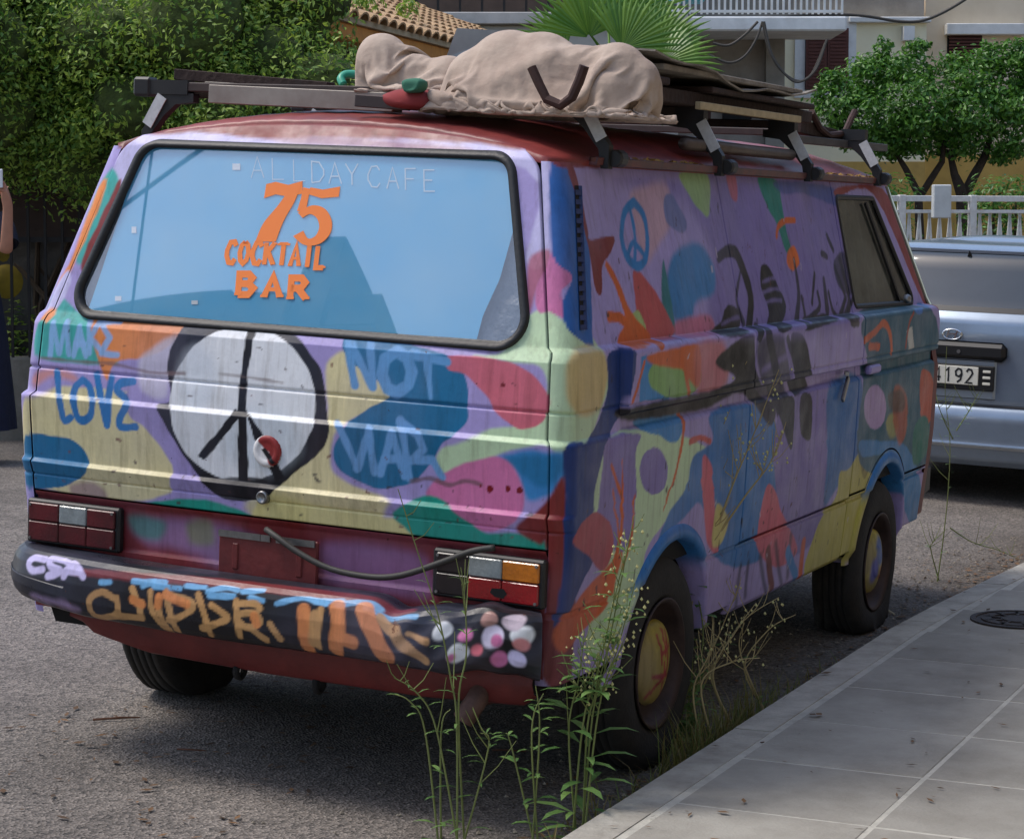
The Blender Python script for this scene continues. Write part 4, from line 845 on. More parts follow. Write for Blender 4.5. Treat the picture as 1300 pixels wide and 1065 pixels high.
xs = np.concatenate([[-60, -30, -15], np.linspace(-10, 1.0, 34), [1.2, 1.6, 2.2, 3, 5, 10, 30]]); ys = np.concatenate([[-40, -20], np.linspace(-8, 14, 30), [20, 40, 90]])
X, Y = np.meshgrid(xs, ys); Z = np.where(X > 1.1, float(zroad(1.1)), zroad(X)); o = grid_mesh('road', np.stack([X, Y, Z], -1), asM); tag(o, kind='structure')
# terrain behind everything
mb = MB(); mb.box(-200, 200, -200, 300, -2.2, -2.0); tag(mb.build('ground', mat('far_earth', (96, 90, 76), .95)), kind='structure')
# pavement on the right: concrete base, kerb stones, paving slabs
kerbM = mat('kerb_stone', (182, 177, 165), .85, noise=.7, nscale=7, col2=(120, 114, 104), bump=.25, bscale=60, objrand=.10)
slabM = mat('paving_slab', (156, 152, 142), .85, noise=.8, nscale=3.5, col2=(122, 117, 107), bump=.18, bscale=90, objrand=.14)
mortM = mat('pale_mortar', (188, 184, 172), .9, noise=.5, nscale=14, bump=.2, bscale=120)
yk = np.concatenate([[-30], np.linspace(-8, 16, 80), [40]]); base = MB(); vs = []
for y in yk: k = float(KX(y)); vs += [(k+.02, y, -.05), (k+.02, y, .090), (k+.135, y, .0985), (max(9, k+6), y, .0985)]
base.add(vs, [(i*4+j, i*4+j+1, i*4+5+j, i*4+4+j) for i in range(len(yk)-1) for j in range(3)]); PAVE = tag(base.build('pavement', mortM), kind='structure')
def yjit(a): return random.uniform(-a, a)
y = -7.9
while y < 12:
    L_ = .98; a, b = y+.004, y+L_-.004; n = 5; mb = MB(); vs = []
    for i in range(n+1):
        yy_ = a+(b-a)*i/n; k = float(KX(yy_)); vs += [(k, yy_, -.05), (k, yy_, .088), (k+.012, yy_, .100), (k+.128, yy_, .101), (k+.13, yy_, .08)]
    dz = yjit(.0015); vs = [(p[0], p[1], p[2]+dz) for p in vs]
    mb.add(vs, [(i*5+j, i*5+j+1, i*5+6+j, i*5+5+j) for i in range(n) for j in range(4)]+[(0, 1, 2, 3, 4), tuple(n*5+j for j in (4, 3, 2, 1, 0))]); mb.build('kerb_stone', kerbM, PAVE); y += L_
MH = (1.50, 3.06)
for r in range(-9, 16):
    y0 = .585+.525*r
    for c in range(0, 8):
        x0 = 1.255+.5*c; k = float(KX(y0+.26))-1.077
        x0 += k; xa = x0 if c else x0-.03+.0
        if c and x0 > 5: continue
        cx, cy_ = x0+.25, y0+.26
        mb = MB(); g = .006; mb.box(xa+g, x0+.5-g, y0+g, y0+.525-g, .07, .1005+yjit(.0012), bev=.003)
        mb.build('paving_slab', slabM, PAVE)
# manhole cover let into the slabs
mh = tag(MB().lathe([(.19, .0), (.19, .013), (.168, .014), (.166, .009), (.15, .009), (.148, .014), (.11, .014), (.108, .009), (.07, .009), (.068, .014), (0, .014)], (0, 0, 0), 'z', 40).build('manhole_cover', mat('cast_iron', (62, 52, 46), .65, .5, noise=.8, nscale=20, bump=.4, bscale=70)), 'round rusty cast iron manhole cover in the pavement', 'manhole')
mh.location = (MH[0], MH[1], .0935)
for k in range(10):
    a = k*pi/5; mb = MB(); mb.box(.075, .145, -.006, .006, .009, .014, Matrix.Rotation(a, 4, 'Z')); mb.build('rib', MATS['cast_iron'], mh)

# ---------------------------------------------------------------- foliage helpers
def leaf_mesh(name, pos, nrm, size, asp, m, parent=None, fold=.25):
    """one folded leaf of two faces at each position"""
    n = len(pos); pos = np.asarray(pos); nrm = nrm/np.linalg.norm(nrm, axis=1)[:, None]
    t = RNG.normal(size=(n, 3)); t -= nrm*(t*nrm).sum(1)[:, None]; t /= np.linalg.norm(t, axis=1)[:, None]; b = np.cross(nrm, t)
    s = size*RNG.uniform(.6, 1.3, n)[:, None]; w_ = s*asp
    v0 = pos-t*s*.5; v2 = pos+t*s*.5; md = pos-t*s*.05; v1 = md+b*w_*.5+nrm*w_*fold; v3 = md-b*w_*.5+nrm*w_*fold
    V = np.stack([v0, v1, v2, v3], 1).reshape(-1, 3); idx = np.arange(n)*4
    q = np.concatenate([np.stack([idx, idx+1, idx+2], 1), np.stack([idx, idx+2, idx+3], 1)], 0)
    me = bpy.data.meshes.new(name); me.vertices.add(len(V)); me.vertices.foreach_set('co', V.ravel().astype(np.float32)); me.loops.add(q.size); me.loops.foreach_set('vertex_index', q.ravel().astype(np.int32))
    me.polygons.add(len(q)); me.polygons.foreach_set('loop_start', np.arange(0, q.size, 3, dtype=np.int32))
    try: me.polygons.foreach_set('loop_total', np.full(len(q), 3, np.int32))
    except Exception: pass
    me.update(calc_edges=True); me.validate(); return link(name, me, m, parent)
def leaf_mat(name, c1, c2, rough=.5, trans=.25):
    m = mat(name, c1, rough, island=1., col2=c2); b = m.node_tree.nodes['Principled BSDF']
    n = m.node_tree; out = [x for x in n.nodes if x.type == 'OUTPUT_MATERIAL'][0]; tl = n.nodes.new('ShaderNodeBsdfTranslucent'); mx = n.nodes.new('ShaderNodeMixShader'); mx.inputs[0].default_value = trans
    src = b.inputs['Base Color'].links[0].from_socket; n.links.new(src, tl.inputs[0]); n.links.new(b.outputs[0], mx.inputs[1]); n.links.new(tl.outputs[0], mx.inputs[2]); n.links.new(mx.outputs[0], out.inputs[0]); return m
def blob_points(blobs, n, shell=.55):
    sub = []
    for b in blobs:                                     # break every clump into smaller uneven sprays
        for _ in range(7):
            u = RNG.normal(size=3); u /= np.linalg.norm(u); s_ = RNG.uniform(.28, .55); sub.append((b[0]+u[0]*b[3]*.8, b[1]+u[1]*b[4]*.8, b[2]+u[2]*b[5]*.85, b[3]*s_, b[4]*s_, b[5]*s_))
    blobs = list(blobs)+sub
    vol = np.array([b[3]*b[4]*b[5] for b in blobs])**.7; k = RNG.choice(len(blobs), n, p=vol/vol.sum()); B = np.array(blobs)[k]
    d = RNG.normal(size=(n, 3)); d /= np.linalg.norm(d, axis=1)[:, None]; r = (shell+(1-shell)*RNG.uniform(0, 1, n))**.8*(1+.2*RNG.normal(size=n))
    return B[:, :3]+d*r[:, None]*B[:, 3:6], d
def xyz(*a): return np.array(a, float)
def frame(p, q):
    """rotation about Z that takes +X along p->q"""
    return atan2(q[1]-p[1], q[0]-p[0])
R2 = Matrix.Rotation(atan2(rt[1], rt[0]), 4, 'Z')          # a line square to the street's bend

# ---------------------------------------------------------------- left: iron fence, hedge, person
fa = on_z(-140, 556, .17); fb = on_z(330, 553, .17); fl = Vector(fb-fa); FL = fl.length; fd_ = fl/FL
fe = empty('iron_fence', 'dark iron railing fence on a low grey wall under the hedge', 'fence', Matrix.Translation(Vector(fa))@Matrix.Rotation(atan2(fl.y, fl.x), 4, 'Z'))
ironM = mat('dark_iron', (34, 32, 30), .7, noise=.6, nscale=12); lowM = mat('low_wall_render', (128, 124, 114), .9, noise=.8, nscale=3, col2=(80, 80, 70), bump=.3, bscale=30)
mb = MB(); mb.box(0, FL, -.12, .12, -.3, .55, bev=.01); mb.build('low_wall', lowM, fe)
for z in (.75, 1.35, 1.95): mb = MB(); mb.box(0, FL, -.015, .015, z-.018, z+.018); mb.build('rail', ironM, fe)
k = int(FL/.115)
for i in range(k): mb = MB(); mb.box(i*.115+.03, i*.115+.048, -.035, -.017, .55, 2.05); mb.build('bar', ironM, fe)
hedgeM = leaf_mat('hedge_leaf', (172, 196, 84), (76, 122, 46), .5, .42); 
HC = []
def hp_(px, py, d): return at_depth(px, py, d)
for i in range(46):
    px = random.uniform(-160, 400); py = random.uniform(-60, 150); d = random.uniform(13.6, 14.6)
    p = hp_(px, py, d); HC.append((p[0], p[1], p[2], random.uniform(.35, .62), random.uniform(.3, .5), random.uniform(.28, .5)))
for i in range(16):
    p = hp_(random.uniform(-160, 150), random.uniform(120, 220), 14.2); HC.append((p[0], p[1], p[2], .4, .35, .3))
for i in range(10):
    p = hp_(random.uniform(330, 430), random.uniform(60, 140), random.uniform(14, 15)); HC.append((p[0], p[1], p[2], .3, .3, .22))
hc = np.array(HC)[:, :3].mean(0); hroot = empty('flowering_hedge', 'tall bushy green climbing hedge spilling over the iron fence', 'hedge', Matrix.Translation(Vector((hc[0], hc[1], .17))))
HB = [(b[0]-hc[0], b[1]-hc[1], b[2]-.17, b[3], b[4], b[5]) for b in HC]
P, D = blob_points(HB, 85000, .5); leaf_mesh('foliage', P, D+RNG.normal(size=P.shape)*.7+[0, 0, .5], .046, .42, hedgeM, hroot)
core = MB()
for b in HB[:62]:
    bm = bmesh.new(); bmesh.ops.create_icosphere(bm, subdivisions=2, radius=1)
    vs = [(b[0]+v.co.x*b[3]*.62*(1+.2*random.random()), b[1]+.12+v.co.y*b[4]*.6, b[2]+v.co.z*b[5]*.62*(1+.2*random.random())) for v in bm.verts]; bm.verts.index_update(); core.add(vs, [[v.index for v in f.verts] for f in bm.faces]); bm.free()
co_ = core.build('inner_twigs', mat('hedge_core_green', (84, 100, 46), .95, noise=.9, nscale=14, col2=(40, 50, 24), bump=1., bscale=25), hroot); co_['kind'] = 'stuff'  # solid core of inner foliage, green so gaps between leaves are not black
stM = mat('hedge_stem', (66, 54, 40), .9)
for i in range(14):
    p = hp_(random.uniform(-100, 260), 470, 15.0); mb = MB(); q = Vector((p[0]-hc[0], p[1]-hc[1], .0)); pts = [q+Vector((random.uniform(-.12, .12)*j, random.uniform(-.05, .05), .45*j)) for j in range(5)]
    mb.tube(pts, [.03, .026, .022, .018, .012], 6); mb.build('stem', stM, hroot)
# low shoots behind the rails
for i, (px, py) in enumerate(((12, 470), (40, 500), (70, 440), (95, 480), (110, 430))):
    p = hp_(px, py+50, 15.0); g0 = empty('fence_shrub', 'small green shrub growing up through the iron fence', 'shrub', Matrix.Translation(Vector((p[0], p[1], .17))), 'shrubs at the foot of the iron fence')
    Pp, Dd = blob_points([(0, 0, .45, .22, .2, .42), (.1, 0, .2, .2, .15, .2)], 420, .2); leaf_mesh('foliage', Pp, Dd+[0, 0, .8], .07, .35, hedgeM, g0); mb = MB(); mb.tube([(0, 0, 0), (.02, 0, .3), (0, .02, .7)], [.012, .01, .004], 5); mb.build('stem', stM, g0)
# dark board and yellow cushion hung behind the bars
mb = MB(); mb.box(-.55, .55, -.012, .012, 0, .62, bev=.006); p = hp_(32, 306, 14.75); o = mb.build('notice_board', mat('dark_board', (74, 58, 50), .8, noise=.6, nscale=6)); o.matrix_world = Matrix.Translation(Vector(p))@R2; tag(o, 'dark brown blank board tied to the iron fence', 'board')
def puff(name, parts, m, M):
    bm = bmesh.new()
    for (x, y, z, r, sx, sz) in parts:
        vs = bmesh.ops.create_icosphere(bm, subdivisions=3, radius=r)['verts']
        for v in vs: v.co = Vector((x+v.co.x*sx, y+v.co.y*.45, z+v.co.z*sz))
    me = bpy.data.meshes.new(name); bm.to_mesh(me); bm.free(); o = link(name, me, m, None, True); o.matrix_world = M; return o
p = hp_(24, 386, 15.1); o = puff('yellow_cushion', [(0, 0, .16, .19, 1.05, .85), (-.04, 0, .36, .12, 1, 1), (.13, -.02, .16, .09, 1, 1.2), (-.15, -.02, .16, .1, 1, 1)], mat('yellow_cloth', (150, 130, 40), .9, noise=.7, nscale=8, col2=(96, 84, 28)), Matrix.Translation(Vector(p))@R2); tag(o, 'dull yellow soft toy behind the iron fence bars', 'soft toy')
# person at the left edge, taking a picture
def person():
    foot = at_depth(-38, 300, 13.0); base = Vector((foot[0], foot[1], float(zroad(foot[0])))); M = Matrix.Translation(base)@Matrix.Rotation(atan2(rt[1], rt[0]), 4, 'Z')@Matrix.Scale(1.06, 4)
    J = {'pel': (0, 0, .93), 'sp': (0, .01, 1.12), 'ch': (0, .0, 1.32), 'nk': (0, -.01, 1.47), 'hd': (0, -.03, 1.56), 'ht': (0, -.04, 1.70),
         'shL': (.17, 0, 1.40), 'elL': (.235, -.12, 1.22), 'wrL': (.268, -.20, 1.47), 'haL': (.268, -.22, 1.55), 'shR': (-.17, 0, 1.40), 'elR': (-.24, -.14, 1.22), 'wrR': (-.02, -.24, 1.48), 'haR': (.03, -.25, 1.56),
         'hiL': (.09, 0, .90), 'knL': (.10, -.02, .49), 'anL': (.10, .02, .09), 'toL': (.11, -.14, .03), 'hiR': (-.09, 0, .90), 'knR': (-.10, -.02, .49), 'anR': (-.10, .02, .09), 'toR': (-.11, -.14, .03)}
    E = [('pel', 'sp'), ('sp', 'ch'), ('ch', 'nk'), ('nk', 'hd'), ('hd', 'ht'), ('ch', 'shL'), ('shL', 'elL'), ('elL', 'wrL'), ('wrL', 'haL'), ('ch', 'shR'), ('shR', 'elR'), ('elR', 'wrR'), ('wrR', 'haR'), ('pel', 'hiL'), ('hiL', 'knL'), ('knL', 'anL'), ('anL', 'toL'), ('pel', 'hiR'), ('hiR', 'knR'), ('knR', 'anR'), ('anR', 'toR')]
    Rr = {'pel': .13, 'sp': .115, 'ch': .13, 'nk': .055, 'hd': .085, 'ht': .08, 'shL': .06, 'elL': .042, 'wrL': .030, 'haL': .034, 'hiL': .095, 'knL': .058, 'anL': .04, 'toL': .035}
    names = list(J); V = [J[k] for k in names]; rad = [Rr.get(k, Rr.get(k.replace('R', 'L') if k[-1] == 'R' else k, .05)) for k in names]; Ed = [(names.index(a), names.index(b)) for a, b in E]
    for sgn, hand in ((1, 'haL'), (-1, 'haR')):                     # five fingers curled round the phone
        h = Vector(J[hand]); hi = names.index(hand)
        for f in range(4):
            a = h+Vector((-.012*sgn+.0, -.012+.011*f*0, .012+.016*f-.02)); i0 = len(V)
            for t_, (dx, dy, dz) in enumerate(((.0, -.018, .028), (-.022, -.035, .034), (-.045, -.03, .03))): V.append(tuple(a+Vector((dx*sgn, dy, dz)))); rad.append(.0095-.001*t_); Ed.append((hi if t_ == 0 else len(V)-2, len(V)-1))
        a = h+Vector((-.03*sgn, .004, .0)); V.append(tuple(a)); rad.append(.011); Ed.append((hi, len(V)-1)); V.append(tuple(a+Vector((-.02*sgn, -.012, .03)))); rad.append(.009); Ed.append((len(V)-2, len(V)-1))
    me = bpy.data.meshes.new('person'); me.from_pydata(V, Ed, []); o = link('body', me, mat('skin', (196, 142, 116), .55, noise=.3, nscale=10), None)
    md = o.modifiers.new('skin', 'SKIN'); md.use_smooth_shade = True; sv = me.skin_vertices[0].data
    for i, r_ in enumerate(rad): sv[i].radius = (r_, r_*.85)
    sv[0].use_root = True; o.modifiers.new('sub', 'SUBSURF').levels = 2; o.modifiers['sub'].render_levels = 2
    root = empty('person', 'person in a long navy dress holding a white phone up with both hands', 'person', M); o.parent = root
    navy = mat('navy_cloth', (22, 28, 52), .9, noise=.5, nscale=12, bump=.3, bscale=25); mb = MB(); prof = [(.24, .20, .20), (.235, .19, .30), (.22, .18, .50), (.20, .165, .75), (.175, .15, .93), (.145, .12, 1.08), (.165, .125, 1.22), (.185, .12, 1.34), (.15, .09, 1.43), (.07, .06, 1.475)]
    vs = []; n = 40
    for i, (rx, ry, z) in enumerate(prof):
        for j in range(n): a = 2*pi*j/n; f = 1+(.05*sin(a*9) if z < .8 else 0)*(1-z); vs.append((rx*f*cos(a), ry*f*sin(a), z))
    mb.add(vs, [(i*n+j, i*n+(j+1) % n, (i+1)*n+(j+1) % n, (i+1)*n+j) for i in range(len(prof)-1) for j in range(n)]); mb.build('dress', navy, root, True)
    for s_ in (1, -1): mb = MB(); mb.tube([(s_*.15, 0, 1.40), (s_*.19, -.02, 1.36), (s_*.225, -.06, 1.30), (s_*.24, -.085, 1.265)], [.075, .075, .066, .06], 14, False); mb.build('sleeve', navy, root, True)
    bm = bmesh.new(); bmesh.ops.create_uvsphere(bm, u_segments=18, v_segments=12, radius=.105)
    for v in bm.verts: v.co = Vector((v.co.x*.92, v.co.y*1.05+.0, v.co.z*1.12+1.635)); v.co.y += .02
    for v in list(bm.verts):
        if v.co.y < -.035 and v.co.z < 1.70: bm.verts.remove(v)
    me = bpy.data.meshes.new('hair'); bm.to_mesh(me); bm.free(); link('hair', me, mat('dark_hair', (40, 30, 24), .6, noise=.6, nscale=40), root, True)
    for s_ in (1, -1):
        mb = MB(); mb.lathe([(.0, .012), (.007, .009), (.010, 0)], (s_*.032, -.118, 1.605), 'y', 10, -1); mb.build('eye', mat('eye_dark', (30, 24, 20), .2), root, True)
    mb = MB(); mb.add([(-.012, -.118, 1.575), (.012, -.118, 1.575), (0, -.143, 1.572), (0, -.115, 1.61)], [(0, 1, 2), (0, 2, 3), (1, 3, 2), (0, 3, 1)]); mb.build('nose', MATS['skin'], root)
    mb = MB(); mb.tube([(-.022, -.112, 1.545), (0, -.120, 1.543), (.022, -.112, 1.545)], [.003, .006, .003], 6); mb.build('mouth', mat('lips', (150, 84, 80), .5), root, True)
    ph = MB(); ph.box(.07, .262, -.292, -.280, 1.585, 1.69, bev=.004); ph = ph.build('mobile_phone', mat('white_phone', (220, 222, 222), .3)); ph.matrix_world = M; tag(ph, 'white phone held up by the person in navy', 'phone')
person()

# ---------------------------------------------------------------- low house with the tiled roof
eA = at_depth(330, -10, 13.6); eB = at_depth(575, 62, 17.4); zE = 3.06; eA[2] = eB[2] = zE
eB2 = eA+(eB-eA)*2.75; ed = Vector(eB2-eA); EL = ed.length; Mh = Matrix.Translation(Vector((eA[0], eA[1], 0)))@Matrix.Rotation(atan2(ed.y, ed.x), 4, 'Z')
hs = empty('tiled_house', 'low old house with clay tiled roof and ochre eave behind the hedge', 'house', Mh)
oldM = mat('dark_old_wall', (88, 86, 82), .95, noise=.9, nscale=2.5, col2=(46, 46, 44), bump=.5, bscale=16); ochM = mat('ochre_board', (206, 142, 66), .8, noise=.6, nscale=8, col2=(150, 96, 50))
mb = MB(); mb.box(.7, EL, .25, 3.4, 0, zE-.02); mb.build('wall', oldM, hs); mb = MB(); mb.box(.5, EL, -.02, .25, zE-.14, zE-.02, bev=.01); mb.build('eave_board', ochM, hs)
mb = MB(); mb.box(.5, EL, -.05, .3, zE-.018, zE+.022); mb.build('eave_slab', mat('eave_plaster', (190, 172, 140), .9, noise=.7, nscale=6), hs)
tiM = mat('clay_tile', (196, 164, 122), .85, noise=.9, nscale=3, col2=(150, 108, 76), bump=.3, bscale=40, objrand=.25); pit = radians(21)
tmesh = None; TL = .42
def tile_mesh(conv_, m):
    mb = MB(); n = 6; vs = []
    for e, (r_, up_) in enumerate(((.082, .03), (.098, .0))):
        for j in range(n+1): a = pi*j/n; vs.append((cos(a)*r_, (TL if e == 0 else 0), up_*0+sin(a)*r_*.62*conv_))
    for e in range(2):
        for j in range(n+1): a = pi*j/n; p_ = vs[e*(n+1)+j]; vs.append((p_[0]*.84, p_[1], p_[2]-.014*conv_))
    q = n+1; fs = [(j, j+1, q+j+1, q+j) for j in range(n)]+[(q+j, q+j+1, 3*q+j+1, 3*q+j) for j in range(n)]
    mb.add(vs, fs); me = bpy.data.meshes.new('roof_tile'); me.from_pydata(mb.v, [], mb.f); me.materials.append(m); me.polygons.foreach_set('use_smooth', [False]*len(me.polygons)); return me
tm = tile_mesh(1, tiM)
mb = MB(); mb.box(.5, EL, -.04, 3.6, -.02, .0, Matrix.Translation((0, 0, zE+.02))@Matrix.Rotation(pit, 4, 'X')); RF = mb.build('roof', mat('tile_bed', (120, 92, 66), .95, noise=.8, nscale=7), hs)
cnt = 0; rest = MB()
for c in range(int(EL/.2)+1):
    for r in range(10):
        M_ = Matrix.Translation((c*.2+.1, 0, zE+.02))@Matrix.Rotation(pit, 4, 'X')@Matrix.Translation((yjit(.008), -.07+r*.36, .012+.010))@Matrix.Rotation(yjit(.02)-.045, 4, 'X')
        if c*.2 < .4: continue
        if cnt < 300: t_ = bpy.data.objects.new('roof_tile', tm); COL.objects.link(t_); t_.parent = RF; t_.matrix_local = M_; cnt += 1
        else:
            rest.add([M_@v.co for v in tm.vertices], [list(p.vertices) for p in tm.polygons])
o = rest.build('roof_tiles', tiM, RF); o['kind'] = 'stuff'
# small plants rooted on the tiles
for i, (u, v) in enumerate(((1.1, .2), (1.9, .5), (2.6, .25), (3.1, .9), (4.0, .4), (4.6, 1.2))):
    q = Mh@(Matrix.Translation((u, 0, zE+.05))@Matrix.Rotation(pit, 4, 'X')@Vector((0, v, 0))); g0 = empty('roof_weed', 'small weed rooted between the clay roof tiles', 'weed', Matrix.Translation(q), 'weeds on the tiled roof')
    Pp, Dd = blob_points([(0, 0, .10, .12, .1, .1)], 90, .2); leaf_mesh('foliage', Pp, Dd+[0, 0, .6], .07, .35, hedgeM, g0)
# pale upper wall and balcony behind the tiled roof
p = at_depth(690, 34, 25.2); mb = MB(); mb.box(-3.6, 1.6, 0, 3, 0, p[2]+.02, bev=.02); Mu = Matrix.Translation(Vector((p[0], p[1], 0)))@R2; up_ = empty('back_house', 'pale house with a dark railed terrace rising behind the tiled roof', 'house', Mu); mb.build('wall', mat('pale_plaster', (186, 182, 172), .9, noise=.6, nscale=2, col2=(150, 146, 136)), up_)
mb = MB(); mb.box(-3.7, 1.7, -.1, 3.1, p[2]+.02, p[2]+.16, bev=.01); mb.build('terrace_slab', mat('slab_edge', (200, 196, 188), .85, noise=.5, nscale=4), up_)
for i in range(20): mb = MB(); mb.box(-3.6+i*.26, -3.57+i*.26, -.05, -.02, p[2]+.16, p[2]+1.0); mb.build('railing_bar', ironM, up_)
mb = MB(); mb.box(-3.6, 1.6, .9, 3, p[2]+.17, p[2]+3.0); mb.build('upper_wall', mat('brown_upper_wall', (92, 76, 66), .9, noise=.6, nscale=3), up_)  # upper storey in brown, darker than the plaster below
# ---------------------------------------------------------------- fan palm
pc = at_depth(770, 74, 19.0); pz0 = .17; pr = empty('fan_palm', 'green fan palm with pleated round fronds behind the van roof', 'palm', Matrix.Translation(Vector((pc[0], pc[1], pz0))))
palmM = mat('palm_frond', (112, 150, 52), .42, noise=.8, nscale=5, col2=(62, 104, 34)); mb = MB(); mb.tube([(0, 0, 0), (.03, 0, .8), (0, .02, 1.6), (0, 0, pc[2]-.25)], [.17, .15, .14, .13], 12); mb.build('trunk', mat('palm_trunk', (92, 76, 58), .95, noise=.8, nscale=9, bump=1., bscale=14), pr, True)
palmL = leaf_mat('palm_frond_leaf', (120, 158, 56), (80, 126, 40), .4, .3)
def frond(base, hub, tip, size, nfold=22, spread=2.5):
    """pleated fan: hub point, direction to the middle of the fan"""
    mb = MB(); B = Vector(base); H = Vector(hub); T = (Vector(tip)-H).normalized(); side = T.cross(Vector((-fw[0], -fw[1], .35))).normalized(); nr = side.cross(T)
    for k in range(nfold):
        a = -spread/2+spread*k/(nfold-1); d = T*cos(a)+side*sin(a); e = side*cos(a)-T*sin(a); L_ = size*(.78+.22*cos(a*.8))*random.uniform(.93, 1.05); w_ = L_*spread/nfold*.62
        droop = nr*(-.10*L_)+Vector((0, 0, -.05*L_)); pts = []
        for s_, ww in ((.04, .12), (.35, .5), (.62, .62), (.82, .36), (1.0, .02)): c = H+d*L_*s_+droop*s_**3; pts += [c+e*w_*ww*.8, c+nr*w_*ww*.35, c-e*w_*ww*.8]
        mb.add(pts, [f for i in range(4) for f in ((i*3, i*3+1, i*3+4, i*3+3), (i*3+1, i*3+2, i*3+5, i*3+4))])
    f_ = mb.build('frond', palmL, pr)
    mb = MB(); mid = (B+H)/2+Vector((0, 0, .06)); mb.tube([B, mid, H+T*size*.08], [.018, .014, .008], 6); mb.build('stalk', palmL, f_)
def pl(px, py, d=19.0): q = at_depth(px, py, d); return (q[0]-pc[0], q[1]-pc[1], q[2]-pz0)
b0 = pl(775, 90)
for hx, hy, tx, ty, sz, d in ((748, 48, 735, -40, .62, 18.8), (800, 20, 820, -60, .6, 19.3), (838, 82, 905, 80, .55, 18.7), (830, 62, 880, 20, .55, 19.0), (772, 40, 770, -50, .66, 19.4), (720, 60, 660, 20, .5, 19.5), (835, 105, 880, 130, .45, 19.0), (790, 62, 830, 0, .58, 18.6)):
    frond(b0, pl(hx, hy, d), pl(tx, ty, d-.1), sz)
